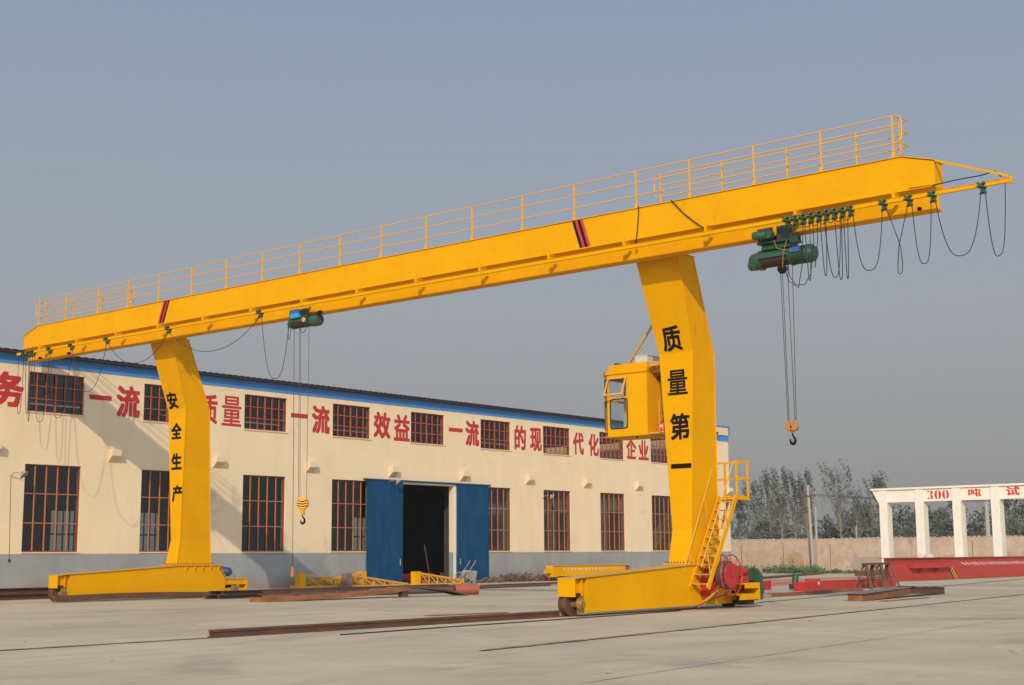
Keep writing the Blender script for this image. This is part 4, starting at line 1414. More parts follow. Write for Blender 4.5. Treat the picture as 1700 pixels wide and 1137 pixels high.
def hoist_left():
    t = thing('electric_hoist', (35.275, 39.4, 10.2), 'small green hoist with a light blue control box on the left half of the girder', 'hoist', 'wire rope hoists on the girder')
    X, Z = 35.2, 10.38
    ax = (0, -1, 0)
    g = MB().lathe((X, 40.24, Z), ax, [(0, .02), (0, .10), (.04, .15), (.2, .18), (.21, .22), (.3, .22)], 22)
    g.build('gear_case', GREEN, t, smooth=True)
    d = MB().lathe((X, 39.95, Z-.01), ax, [(0, .19), (.68, .19)], 22)
    ribs(d, (X, 39.95, Z-.01), ax, 0, .68, 20, .186, .2)
    d.build('rope_drum', BROWN, t)
    c = MB().lathe((X+.02, 39.96, Z+.03), ax, [(0, .15), (0, .225), (.70, .225), (.70, .15)], 22)
    c2 = MB()
    pts0 = [(X-.225*math.cos(math.radians(q)), 0, Z+.225*math.sin(math.radians(q))) for q in range(0, 181, 15)]
    for a, b in zip(pts0, pts0[1:]):
        c2.add([(a[0], 39.95, a[2]), (b[0], 39.95, b[2]), (b[0], 39.27, b[2]), (a[0], 39.27, a[2])], [(0, 1, 2, 3)])
    c2.build('drum_cover', GREEN, t, smooth=True)
    mo = MB().lathe((X, 39.28, Z), ax, [(0, .21), (.04, .22), (.05, .18), (.36, .18), (.37, .235), (.68, .235), (.74, .20), (.75, .12), (.78, .02)], 24)
    ribs(mo, (X, 39.22, Z), ax, 0, .3, 8, .178, .205)
    mo.build('motor', GREEN, t, smooth=True)
    MB().box(34.90, 35.05, 39.40, 39.92, 10.52, 10.84).box(34.888, 34.899, 39.42, 39.90, 10.54, 10.82).build('control_box', SKYBL, t)
    MB().lathe((X-.235, 39.15, Z+.02), (-1, 0, 0), [(0, .10), (.05, .10), (.07, .07)], 8).build('junction_cap', YELD, t)
    tr = MB()
    for yy in (39.2, 39.7):
        for s in (-1, 1):
            xx = 35.275+s*.25
            tr.box(xx-.018, xx+.018, yy-.2, yy+.2, 10.50, 10.84)
            for q in (-.1, .1):
                tr.lathe((xx-s*.025, yy+q, 10.70), (s, 0, 0), [(-.07, .075), (.05, .075)], 14)
    tr.box(35.02, 35.5, 39.1, 39.8, 10.55, 10.59)
    tr.build('hoist_trolley', GREEND, t)
    a = MB().tube([(35.0, 39.05, 10.66), (34.95, 38.30, 10.60)], .035, 8)
    a.build('current_arm', RUST, t)
    MB().lathe((34.95, 38.34, 10.60), (-.05, -.75, -.05), [(0, .06), (.15, .06)], 12).build('arm_end', BLACKP, t)
    r = MB()
    for ya, yb in ((39.62, 39.58), (39.55, 39.50), (39.08, 39.14)):
        r.tube([(X-.05, ya, Z-.15), (X, yb, 3.68)], .009, 5)
    r.build('hoist_rope', ROPE, t)
    q = MB().tube(sagging(39.52, 39.1, 9.95, 2.2, za=10.2, x=35.05), .012, 5)
    q.tube(sagging(40.1, 39.95, 9.75, 3.2, za=10.3, x=35.0), .012, 5)
    q.build('wiring', CABLE, t)
    h = MB().lathe((X-.08, 39.28, 3.58), (.8, .6, 0), [(0, .02), (0, .19), (.03, .225), (.17, .225), (.20, .19), (.20, .02)], 24)
    h.prism([(X-.06, 39.45, 3.42), (X-.06, 39.23, 3.42), (X-.06, 39.28, 3.15), (X-.06, 39.40, 3.15)], (.12, 0, 0))
    ho = h.build('hook_block', mat('hook_yellow', (.72, .36, .02), .5), t, smooth=True)
    s = MB()
    D = Vector((-.6, .8, 0)); N = Vector((-.8, -.6, 0))
    c_ = Vector((X-.08, 39.28, 3.58))+N*.004
    for zc, hw in ((.09, .19), (0.0, .21), (-.09, .19)):
        s.prism([c_-D*hw+Vector((0, 0, zc+.03)), c_+Vector((0, 0, zc-.012)), c_+D*hw+Vector((0, 0, zc+.03)), c_+D*hw+Vector((0, 0, zc)), c_+Vector((0, 0, zc-.045)), c_-D*hw+Vector((0, 0, zc))], N*.004)
    s.build('black_stripes', BLACKP, ho)
    k = MB()
    pts = [(0, 3.16), (0, 3.10), (.03, 3.06), (.10, 3.01), (.12, 2.94), (.08, 2.87), (.0, 2.84), (-.07, 2.87), (-.10, 2.93), (-.09, 2.98)]
    k.tube([(X, 39.34-u, z) for u, z in pts], [.025, .025, .028, .034, .040, .044, .044, .036, .026, .012], 10)
    k.build('hook', BLACKP, ho, smooth=True)
    p = MB().tube([(34.98, 39.75, 10.5), (34.98, 39.72, 10.1), (35.0, 39.64, 3.0), (35.0, 39.62, 1.28)], .011, 5)
    p.build('pendant_cable', CABLE, t)
    MB().hull([(34.96, 39.57, .92), (35.04, 39.57, .92), (35.04, 39.67, .92), (34.96, 39.67, .92), (34.97, 39.59, 1.28), (35.03, 39.59, 1.28), (35.03, 39.65, 1.28), (34.97, 39.65, 1.28)]).build('pendant_control', ORANGE, t)
hoist_left()

# ================================================================== YARD
def joist(mb, p0, p1, w, h, z0, z1=None, kind='I'):
    """rolled section from p0 to p1 (x,y), base height z0 -> z1"""
    z1 = z0 if z1 is None else z1
    a, b = Vector((p0[0], p0[1], z0)), Vector((p1[0], p1[1], z1))
    d = (b-a); d.z = 0; d.normalize()
    s = Vector((d.y, -d.x, 0))
    def slab(o0, o1, ha, hb):
        mb.hull([a+s*o0+Vector((0, 0, ha)), a+s*o1+Vector((0, 0, ha)), b+s*o1+Vector((0, 0, ha)), b+s*o0+Vector((0, 0, ha)),
                 a+s*o0+Vector((0, 0, hb)), a+s*o1+Vector((0, 0, hb)), b+s*o1+Vector((0, 0, hb)), b+s*o0+Vector((0, 0, hb))])
    t = max(.012, h*.09)
    if kind == 'I':
        slab(-w/2, w/2, .001, t); slab(-w/2, w/2, h-t, h-.001); slab(-t/2, t/2, t+.0005, h-t-.0005)
    elif kind == 'C':   # web on the near side
        slab(-w/2, w/2, .001, t); slab(-w/2, w/2, h-t, h-.001); slab(w/2-t, w/2-.001, t+.0005, h-t-.0005)
    elif kind == 'R':   # crane rail
        slab(-w/2, w/2, 0.001, h*.2); slab(-w*.12, w*.12, h*.2+.0005, h*.7); slab(-w*.3, w*.3, h*.7+.0005, h)
    else:
        slab(-w/2, w/2, .001, h-.001)
    return mb
def lay(name, material, p0, p1, w, h, z0, label, cat, kind='I', z1=None, group=None):
    m = joist(MB(), p0, p1, w, h, z0, z1, kind)
    return solo(m, name, material, ((p0[0]+p1[0])/2, (p0[1]+p1[1])/2, min(z0, z1 if z1 is not None else z0)), label, cat, group)

lay('crane_rail', RUST, (18.40, 23.30), (30.0, 23.36), .15, .165, .004, 'raised rusty rail on the concrete leading to the front wheel of the near crane leg', 'rail', 'R')
m = MB()
def strip(m, pts, w, z, R, jag=.35):
    P = [Vector((x, y, z)) for x, y in pts]
    L = [(P[i+1]-P[i]).length for i in range(len(P)-1)]
    tot = sum(L); n = int(tot/.35); vs = []
    for k in range(n+1):
        s = tot*k/n; i = 0
        while i < len(L)-1 and s > L[i]: s -= L[i]; i += 1
        d = (P[i+1]-P[i]).normalized(); q = P[i]+d*s; r = Vector((d.y, -d.x, 0))
        vs += [q+r*w*.5*(1+jag*R.uniform(-1, 1)), q-r*w*.5*(1+jag*R.uniform(-1, 1))]
    m.add(vs, [(2*k, 2*k+1, 2*k+3, 2*k+2) for k in range(n)])
    return m
RS = random.Random(3)
solo(strip(strip(MB(), [(5, 23.35), (18.38, 23.30)], .13, .010, RS), [(5, 23.47), (18.38, 23.42)], .03, .010, RS), 'sunken_rail', RUST, (12, 23.3, 0), 'sunken rail flush in the concrete at the left, ending at the raised rail', 'rail')
solo(strip(strip(MB(), [(30.0, 23.36), (41, 23.9), (43, 24.55), (60, 27.25), (90, 32.3)], .15, .010, RS), [(41, 24.05), (60, 27.4), (90, 32.5)], .035, .010, RS), 'sunken_rail', DSTEEL, (60, 27, 0), 'sunken rail running right from the back of the near crane leg to the red girder', 'rail')
solo(strip(strip(MB(), [(18.5, 16.1), (25.1, 16.8), (55, 20.1), (90, 23.9)], .12, .010, RS, .55), [(18.9, 16.32), (40, 18.6)], .02, .010, RS, .9), 'sunken_rail', DSTEEL, (40, 18.5, 0), 'ragged dark rail groove crossing the foreground concrete at the right', 'rail')
solo(strip(MB(), [(20, 48.0), (75, 48.1)], .10, .010, RS), 'sunken_rail', DSTEEL, (45, 48, 0), 'sunken rail under the far crane leg', 'rail')
# construction joints in the concrete
for pts, lab in (([(14.5, 11.0), (44, 14.0)], 'thin joint line in the foreground concrete at the right'),):
    solo(strip(MB(), pts, .018, .006, RS, .9), 'concrete_joint', mat('joint_dirt', (.20, .17, .13), .9), (30, 12, 0), lab, 'joint')
m = MB().tube([(20.6, 21.8, .013), (24, 22.05, .013), (28, 22.2, .013), (30.6, 22.35, .013), (33, 22.55, .014), (34.6, 22.6, .02), (35.3, 22.5, .10), (35.7, 22.42, .22), (36.1, 22.25, .36), (36.45, 22.12, .44)], .016, 6)
solo(m, 'supply_cable', CABLE, (28, 22.2, 0), 'black supply cable lying beside the rail and rising to the red reel', 'cable')

# long steel in front of the workshop
G1 = 'steel sections stacked in front of the workshop'
lay('steel_joist', DSTEEL, (36.0, 45.15), (49.4, 45.35), .26, .15, .004, 'dark steel beam, bottom front of the stack behind the far crane motor', 'beam', group=G1)
lay('steel_joist', DSTEEL, (35.7, 45.55), (49.6, 45.75), .26, .15, .004, 'dark steel beam, bottom back of the stack right of the far crane leg', 'beam', group=G1)
lay('steel_joist', DSTEEL, (36.2, 45.18), (49.8, 45.38), .26, .16, .156, 'dark steel beam, top front of the stack right of the far crane leg', 'beam', group=G1)
lay('steel_joist', DSTEEL, (35.9, 45.56), (50.2, 45.76), .26, .16, .156, 'dark steel beam, top back of the stack right of the far crane leg', 'beam', group=G1)
lay('steel_channel', RUSTO, (37.2, 44.0), (50.1, 44.1), .24, .15, .004, 'rust red channel, lower one of the pair lying in front of the yellow lattices', 'channel', 'C', group=G1)
lay('steel_channel', RUST, (37.3, 44.05), (50.3, 44.13), .24, .15, .156, 'rust brown channel, upper one of the pair lying in front of the yellow lattices', 'channel', 'C', group=G1)
m = MB().tube([(38.3, 43.35, .11), (42.6, 43.4, .13)], .10, 12)
solo(m, 'steel_pipe', RUST, (40, 43.35, 0), 'brown steel pipe lying behind the wavy orange plate', 'pipe', 'pipes lying in front of the stack')
m = MB().tube([(42.0, 43.1, .12), (49.0, 43.3, .12)], .115, 12)
solo(m, 'steel_pipe', mat('grey_pipe', (.10, .10, .105), .5), (45, 43.2, 0), 'dark grey steel pipe lying in front of the rust channels', 'pipe', 'pipes lying in front of the stack')
m = MB()
za = [0.0, .015, .03, .055, .10, .17, .235, .25]
xs_ = [34.4, 35.6, 36.8, 38.0, 39.2, 40.3, 41.2, 41.8]
for k in range(7):
    m.hull([(xs_[k], 40.3-.06*k, za[k]+.004), (xs_[k+1], 40.24-.06*k, za[k+1]+.004), (xs_[k+1], 41.25-.06*k, za[k+1]+.004), (xs_[k], 41.31-.06*k, za[k]+.004), (xs_[k], 40.3-.06*k, za[k]+.17), (xs_[k+1], 40.24-.06*k, za[k+1]+.13), (xs_[k+1], 41.25-.06*k, za[k+1]+.13), (xs_[k], 41.31-.06*k, za[k]+.17)])
solo(m, 'bent_girder_plate', RUSTO, (39, 40.8, 0), 'long orange rusted plate girder curving up in front of the stack', 'plate')
m = MB()
xs_ = [41.3, 42.3, 43.2, 43.9]; za = [.388, .33, .20, .02]
for k in range(3):
    y0, y1 = 39.95-.36*k, 39.59-.36*k
    m.hull([(xs_[k], y0, za[k]), (xs_[k+1], y1, za[k+1]), (xs_[k+1], y1+.85, za[k+1]), (xs_[k], y0+.85, za[k]), (xs_[k], y0, za[k]+.03), (xs_[k+1], y1, za[k+1]+.10), (xs_[k+1], y1+.85, za[k+1]+.10), (xs_[k], y0+.85, za[k]+.03)])
solo(m, 'rust_plate', RUST, (42.7, 39.6, .1), 'dark red rusty plate resting on the end of the wavy orange plate', 'plate')
solo(MB().box(41.2, 41.5, 40.0, 40.25, .004, .24), 'support_block', DSTEEL, (41.3, 40.1, 0), 'small dark block holding up the wavy orange plate', 'block')
m = MB().lathe((44.65, 40.35, .225), (.92, -.40, 0), [(.6, .18), (.01, .18), (0, .19), (0, .21), (.01, .215), (1.08, .215), (1.08, .185), (.62, .18)], 28)
solo(m, 'red_pipe', mat('red_oxide_pipe', (.38, .07, .035), .6, c2=(.30, .10, .06), scale=4), (45.1, 40.1, 0), 'short wide red pipe with an open end right of the steel stack', 'pipe', smooth=True)
m = MB()
for k in range(9):
    x0, x1 = 29.9+1.2*k, 31.1+1.2*k
    b = lambda x: .05*math.sin((x-29.9)/10.8*math.pi*1.6)
    m.hull([(x0, 46.95, .03+b(x0)), (x1, 46.95, .03+b(x1)), (x1, 47.15, .03+b(x1)), (x0, 47.15, .03+b(x0)), (x0, 46.95, .25+b(x0)), (x1, 46.95, .25+b(x1)), (x1, 47.15, .25+b(x1)), (x0, 47.15, .25+b(x0))])
solo(m, 'steel_beam', RUST, (35, 47.05, 0), 'long brown steel beam lying along the foot of the far crane carriage', 'beam')
for k, (y, z, x0, x1, lab) in enumerate(((51.9, .004, 24, 34.0, 'brown beam at the left edge, lower front one of the heap behind the far carriage'), (52.4, .004, 24.3, 33.6, 'brown beam at the left edge, lower back one of the heap behind the far carriage'), (52.1, .236, 23.5, 33.2, 'brown beam lying on top of the heap at the left edge'))):
    lay('steel_joist', RUST, (x0, y), (x1, y+.3), .28, .23, z, lab, 'beam', group='beams at the left edge')
lay('flat_bar', DSTEEL, (48.5, 46.6), (60.5, 47.9), .5, .09, .004, 'long dark flat bar lying on the reddened concrete before the door', 'bar', 'B')
lay('flat_bar', DSTEEL, (57.5, 49.9), (76, 52.6), .4, .10, .004, 'long dark flat bar lying before the scrap heap', 'bar', 'B')
lay('orange_plank', RUSTO, (28.5, 26.75), (31.3, 26.3), .22, .02, .004, 'thin orange rusted strip lying on the concrete left of the near crane leg', 'strip', 'B')
lay('orange_plank', RUSTO, (45.0, 21.25), (49.3, 21.5), .22, .02, .004, 'thin orange strip on the concrete in front of the rusty bent beams', 'strip', 'B')

# tapered lattices
def lattice(x0, x1, y, h, h2, plate, label, w=.38):
    t = thing('lattice_arm', ((x0+x1)/2, y, 0), label, 'lattice frame', 'yellow lattice frames before the workshop')
    s = 1 if x1 > x0 else -1
    m = MB().box(min(x0, x0+s*.42), max(x0, x0+s*.42), y-w/2, y+w/2, .004, h)
    m.build('end_plate', plate, t)
    m = MB()
    xa = x0+s*.43
    for yy in (y-w/2+.04, y+w/2-.04):
        A, B = (xa, yy, h-.10), (x1, yy, h2)
        C, D = (xa, yy, .05), (x1, yy, .06)
        m.bar(A, B, .09, .09); m.bar(C, D, .08, .08)
        n = 5
        lp = lambda P, Q, q: Vector(P).lerp(Vector(Q), q)
        for k in range(n):
            m.bar(lp(A, B, k/n), lp(C, D, (k+1)/n), .06, .06)
            m.bar(lp(C, D, (k+1)/n), lp(A, B, (k+1)/n), .05, .05)
    for k in range(4):
        q = k/3
        p = Vector((xa, 0, h-.1)).lerp(Vector((x1, 0, h2)), q)
        m.bar((p.x, y-w/2+.08, p.z), (p.x, y+w/2-.08, p.z), .05, .05)
    m.box(x1-.12, x1+.12, y-w/2, y+w/2, .004, h2+.06)
    m.build('lattice', YELD if plate is not YEL else RAILY, t)
    return t
lattice(50.9, 57.0, 57.2, .78, .14, YEL, 'yellow tapered lattice with its tall plate at the left, leftmost before the workshop')
lattice(56.5, 51.3, 57.9, .80, .10, YEL, 'yellow tapered lattice facing the other way, tall plate next to the blue door')
lattice(53.5, 58.2, 56.4, .74, .10, mat('grey_brown_primer', (.20, .13, .09), .7), 'yellow tapered lattice with a grey brown end plate between the two yellow ones')
lattice(58.4, 62.4, 55.9, .78, .24, YEL, 'yellow tapered lattice lying in front of the open doorway')

# cart by the door
t = thing('hand_cart', (63.2, 56, 0), 'old grey two wheeled hand cart tipped up in front of the right blue door', 'cart')
for yy in (55.72, 56.28):
    m = MB().ring((62.75, yy, .36), (.25, 1, 0), .33, .025, 24)
    for k in range(10):
        q = 2*math.pi*k/10
        u = Vector((math.cos(q)*.97, -math.cos(q)*.24, math.sin(q)))
        m.tube([(62.75, yy, .36), Vector((62.75, yy, .36))+u*.33], .008, 4)
    m.lathe((62.75, yy-.06, .36), (0, 1, 0), [(0, .04), (.12, .04)], 10)
    m.build('wheel', GREYM, t)
m = MB().prism([(62.75, 55.76, .62), (62.95, 55.76, .30), (63.55, 55.76, .08), (63.75, 55.76, .75), (63.0, 55.76, .80)], (0, .48, 0))
m.box(63.40, 63.50, 55.70, 56.30, .004, .10)
m.build('tray', mat('cement_grey', (.36, .34, .29), .85, c2=(.26, .24, .2), scale=6), t)
m = MB()
for yy in (55.78, 56.22):
    m.tube([(62.75, yy, .36), (63.0, yy, .72), (63.45, yy, 1.15), (63.62, yy, 1.38)], .022, 6)
m.build('handle', GREYM, t)

# scrap
R = random.Random(21)
m = MB()
for k in range(620):
    f = R.random()
    x = 65.6+R.random()*10.4
    hmax = .40*math.exp(-((x-69.8)/2.6)**2)+.26*math.exp(-((x-74)/1.5)**2)+.10
    y = 57.6+R.gauss(0, .4)
    z = hmax*R.random()**1.2
    q = R.uniform(0, 2*math.pi); e = R.gauss(0, .35)
    L = R.uniform(.1, .55)
    d = Vector((math.cos(q)*math.cos(e), math.sin(q)*math.cos(e)*.6, math.sin(e)))*L
    p = Vector((x, y, z+.02))
    a, b = p-d*.5, p+d*.5
    a.z = max(.02, a.z); b.z = max(.02, b.z)
    if k % 3: m.tube([a, p+Vector((0, 0, .06*R.random())), b], R.uniform(.012, .03), 4)
    else: m.bar(a, b, R.uniform(.04, .16), .012)
solo(m, 'scrap_heap', mat('scrap_rust', (.12, .055, .035), .85, c2=(.22, .13, .09), scale=3, amt=1), (70.5, 57.6, 0), 'low heap of rusty offcuts and wire along the grey dado', 'scrap heap', kind='stuff')

# yellow beam behind the near carriage
t = thing('yellow_beam', (76.3, 56.7, 0), 'yellow box beam with a row of white lettering resting behind the near crane carriage', 'beam')
m = MB().box(72.35, 80.0, 56.5, 57.0, .30, .955)
m.box(71.4, 72.349, 56.55, 56.8, .50, .72)
m.box(71.9, 72.349, 56.5, 57.0, .25, .96)
m.box(72.0, 80.4, 56.44, 57.06, .956, .985)
m.build('beam', YEL, t)
MB().box(80.002, 80.6, 56.55, 56.95, .42, .93).build('end_block', RUSTO, t)
m = MB().box(73.2, 73.5, 56.5, 57.0, .004, .299).box(79.2, 79.5, 56.5, 57.0, .004, .299)
m.build('timber', RUST, t)
def scribble(m, u0, u1, v0, v1, P, n, R):
    """row of small weathered brush characters, too worn to read"""
    w = (u1-u0)/n
    for k in range(n):
        a = u0+w*k
        for j in range(4):
            q = R.random()
            if j % 2: 
                vv = v0+(v1-v0)*(.2+.6*R.random()); tt = (v1-v0)*.09
                m.add([P(a+w*.15, vv), P(a+w*.75, vv), P(a+w*.75, vv+tt), P(a+w*.15, vv+tt)], [(0, 1, 2, 3)])
            else:
                uu = a+w*(.2+.4*R.random()); tt = w*.12
                m.add([P(uu, v0), P(uu+tt, v0), P(uu+tt, v1), P(uu, v1)], [(0, 1, 2, 3)])
    return m
R = random.Random(11)
_c = [0]
def PY(u, v):
    _c[0] = (_c[0]+1) % 40
    return (u, 56.5-.004-.0002*(_c[0]//4), v)
m = scribble(MB(), 73.0, 78.0, .68, .82, PY, 13, R)
m = scribble(m, 78.2, 79.6, .72, .80, PY, 9, R)
m.build('worn_lettering', WHITEP, t)

# ---- right side of the yard
t = thing('red_girder', (88, 35.8, 0), 'very long red box girder with white lettering and a black and yellow stripe', 'girder')
xa, xb = 76.4, 101.0
m = MB()
sec = lambda x, dz=0: [(x, 35.5, .02), (x, 35.5, .80), (x, 35.86, 1.06), (x, 35.86, 1.32), (x, 36.75, 1.32), (x, 36.75, .02)]
m.loft([[(76.6, 35.5, .02), (76.2, 35.5, .80), (76.75, 35.86, 1.06), (76.65, 35.86, 1.32), (78.3, 36.75, 1.32), (78.6, 36.75, .02)], sec(79.2), sec(xb)])
m.prism([(76.0, 35.72, 1.322), (xb, 35.72, 1.322), (xb, 36.85, 1.322), (77.9, 36.85, 1.322)], (0, 0, .028))
m.build('girder', PRIMER, t)
m = MB().hull([(78.9, 35.18, .74), (84.6, 35.18, .74), (84.6, 35.49, .74), (78.9, 35.49, .74), (78.9, 35.22, 1.02), (84.6, 35.22, 1.02), (84.6, 35.52, 1.04), (78.9, 35.52, 1.04)])
for x in (80.3, 82.6):
    m.prism([(x, 35.2, .739), (x, 35.495, .739), (x, 35.495, .35)], (.06, 0, 0))
m.build('side_box', PRIMERL, t)
for k, mm in enumerate((BLACKP, mat('stripe_yellow', (.72, .38, .01), .5), BLACKP, mat('stripe_yellow', (.72, .38, .01), .5))):
    x = 84.6+.15*k
    s = MB().prism([(x+.78, 35.497, .03), (x+.93, 35.497, .03), (x+.15, 35.497, .79), (x, 35.497, .79)], (0, -.004, 0))
    s.build('warning_stripe', mm, t)
def PS(u, v):
    _c[0] = (_c[0]+1) % 40
    return (u+.35*(1-v), 35.5+.36*v-.003, .80+.26*v+.006+.0002*(_c[0]//4))
scribble(MB(), 87.0, 100.8, .18, .88, PS, 19, R).build('worn_lettering', WHITEP, t)

def drive_beam(x0, x1, y, flip, label):
    t = thing('red_end_carriage', ((x0+x1)/2, y, 0), label, 'crane carriage', 'red end carriages lying on the concrete')
    s = 1 if not flip else -1
    xe = x0 if not flip else x1
    m = MB().box(x0, x1, y-.22, y+.22, .03, .42)
    m.build('beam', PRIMER, t)
    m = MB()
    xs2 = (xe, xe-s*.9)
    m.hull([(min(xs2), y-.26, .004), (max(xs2), y-.26, .004), (max(xs2), y+.26, .004), (min(xs2), y+.26, .004), (min(xs2), y-.26, .36), (max(xs2), y-.26, .42), (max(xs2), y+.26, .42), (min(xs2), y+.26, .36)])
    m.build('end_box', PRIMERL, t)
    m = MB().box(xe+s*.35-.14, xe+s*.35+.14, y-.30, y+.30, .0, .52)
    o = m.build('connection_plate', PRIMER, t)
    MB().lathe((xe+s*.35, y-.301, .33), (0, -1, 0), [(0, .07), (.004, .07)], 12).build('white_spot', WHITEP, o)
    xm = xe-s*.35
    m = MB().lathe((xm, y+.5, .30), (.25*s, 0, 1), [(0, .11), (.05, .12), (.34, .12), (.36, .15), (.44, .13), (.46, .05)], 16)
    ribs(m, (xm, y+.5, .30), (.25*s, 0, 1), .08, .32, 6, .115, .14)
    m.build('motor', GREEN, t, smooth=True)
    m = MB().box(xm-.22, xm+.30, y+.30, y+.68, .06, .30)
    m.lathe((xm, y+.3, .18), (0, 1, 0), [(0, .17), (.1, .17)], 14)
    m.build('gear_box', GREEND, t)
drive_beam(57.0, 65.5, 30.35, False, 'red end carriage with a green motor at its left end, running behind the trestles')
drive_beam(50.0, 56.9, 32.95, True, 'red end carriage, green motor at its right end, half hidden by the crane reel')

def trestle(x, y, label):
    t = thing('steel_trestle', (x, y, 0), label, 'trestle', 'trestles by the red girder')
    m = MB().bar((x-.85, y-.1, 1.13), (x+.85, y+.1, 1.13), .16, .10)
    m.build('top_bar', TREST, t)
    for sx_ in (-.65, .65):
        for sy in (-1, 1):
            MB().bar((x+sx_*.9, y+sy*.06+sx_*.1, 1.08), (x+sx_*1.15, y+sy*.42, .004), .16, .08).build('leg', TREST, t)
        MB().bar((x+sx_, y-.25, .5), (x+sx_, y+.25, .5), .04, .05).build('stretcher', TREST, t)
trestle(61.2, 29.45, 'brown steel trestle standing left of the red girder, the left one of the pair')
trestle(63.6, 29.85, 'brown steel trestle overlapping the end of the red girder, the right one of the pair')

# bent rusty beams in front
m = MB()
def wedge(m, x0, x1, y0, y1, yb0, yb1, z0, z1, h0, h1):
    return m.hull([(x0, y0, z0), (x1, y1, z1), (x1, yb1, z1), (x0, yb0, z0), (x0, y0, z0+h0), (x1, y1, z1+h1), (x1, yb1, z1+h1), (x0, yb0, z0+h0)])
wedge(m, 45.0, 50.2, 21.95, 22.55, 22.5, 23.1, .004, .10, .24, .26)
o = solo(m, 'rusty_beam', RUSTO, (47.6, 22.5, 0), 'rusty channel beam with a flat plate on top, left of the bent pair before the trestles', 'beam')
m = MB()
wedge(m, 44.9, 51.0, 21.85, 22.60, 22.62, 23.35, .250, .37, .014, .014)
m.build('top_plate', mat('grey_plate', (.22, .19, .17), .6, c2=(.15, .11, .09), scale=3, amt=.8), o)
m = MB()
wedge(m, 50.3, 54.6, 22.50, 23.1, 23.05, 23.65, .12, .004, .24, .26)
o = solo(m, 'rusty_beam', RUST, (52.4, 23, 0), 'rusty channel beam sloping down to the right, right of the bent pair', 'beam')
m = MB()
wedge(m, 50.2, 54.7, 22.42, 23.02, 23.15, 23.75, .384, .285, .014, .014)
m.build('top_plate', RUST, o)
lay('timber_plank', mat('pale_timber', (.42, .27, .16), .8), (45.5, 26.9), (47.6, 27.1), .25, .11, .004, 'pale timber plank on the concrete behind the near crane carriage', 'plank', 'B')
lay('long_channel', RUSTO, (47.7, 27.1), (57.5, 28.1), .22, .13, .004, 'long orange channel lying between the crane and the trestles', 'channel', 'C')
lay('rust_plate', RUST, (78, 46), (104.5, 54.6), .7, .13, .004, 'long rusty plate lying on the concrete before the weeds', 'plate', 'B')
lay('rust_plate', RUST, (96, 47.0), (103, 46.0), .8, .35, .004, 'rusty bar pile seen left of the trestles', 'bar', 'B')
solo(MB().hull([(108.5, 62.4, 0), (108.9, 62.4, 0), (108.9, 62.9, 0), (108.5, 62.9, 0), (108.52, 62.42, .62), (108.9, 62.4, .55), (108.9, 62.8, .6), (108.5, 62.85, .58)]), 'stone_block', mat('pinkish_stone', (.45, .30, .22), .9), (108.7, 62.6, 0), 'small pinkish stone block standing among the weeds', 'block')

# ---- white test frame
def build_frame():
    X = 100.0
    t = thing('load_test_portal', (X, 38, 0), 'whitewashed concrete load testing frame with red lettering behind the red girder', 'frame')
    ys = [46.78-2.86*k for k in range(7)]
    yend = ys[-1]-.3
    b = MB().box(X+.08, X+.72, yend, 47.1, 5.40, 6.33)
    b.box(X-.06, X+.86, yend, 47.72, 6.331, 6.47)
    b.prism([(X+.06, 47.101, 6.33), (X+.06, 47.68, 6.33), (X+.06, 47.101, 5.25)], (.68, 0, 0))
    bo = b.build('beam', WHITEC, t)
    c0 = None
    for y in ys:
        if c0 is None:
            c0 = MB().box(X, X+.8, y-.32, y+.32, 0, 6.328).build('column', WHITEC, t); y0 = y
        else:
            q = c0.copy(); COL.objects.link(q); q.parent = t; q.location.y = y-y0
    P = lambda u, v, d: (X+.08-d, -u, v)
    def crescent(m, cu, cv, w, h, sgn):
        pts_o = []; pts_i = []
        for k in range(13):
            q = math.radians(-82+164*k/12)
            pts_o.append((cu+sgn*(w*.07+w*.43*math.cos(q)), cv+h*.5*math.sin(q)))
            pts_i.append((cu+sgn*(w*.07+w*.06*math.cos(q)), cv+h*.46*math.sin(q)))
        vs = [P(u, v, .006) for u, v in pts_o]+[P(u, v, .006) for u, v in pts_i]
        m.add(vs, [(k, k+1, 13+k+1, 13+k) for k in range(12)])
        return m
    m = MB()
    v0, v1 = 5.53, 6.20
    u = -43.30
    # 3 : two stencilled bowls
    h = v1-v0
    for cv, hh in ((v0+h*.27, h*.54), (v0+h*.75, h*.50)):
        crescent(m, u+.20, cv, .50, hh, 1)
        m.add([P(u+.0, cv+(hh*.28 if cv > 5.9 else -hh*.30), .0065), P(u+.17, cv+(hh*.46 if cv > 5.9 else -hh*.46), .0065), P(u+.2, cv+(hh*.28 if cv > 5.9 else -hh*.28), .0065), P(u+.1, cv+(hh*.08 if cv > 5.9 else -hh*.05), .0065)], [(0, 1, 2, 3)])
    m.build('painted_digit', RLET2, bo)
    for u in (-42.48, -41.88):
        m = MB()
        crescent(m, u, (v0+v1)/2, .52, h, 1); crescent(m, u, (v0+v1)/2, .52, h, -1)
        m.build('painted_digit', RLET2, bo)
    P2 = lambda uu, vv, d: (X+.08-d, -uu, vv)
    write(MB(), '吨', -40.18, -39.22, 5.64, 6.22, P2, bold=.03).build('painted_character', RLET2, bo)
    write(MB(), '试', -37.42, -36.42, 5.62, 6.28, P2, bold=.03).build('painted_character', RLET2, bo)
build_frame()
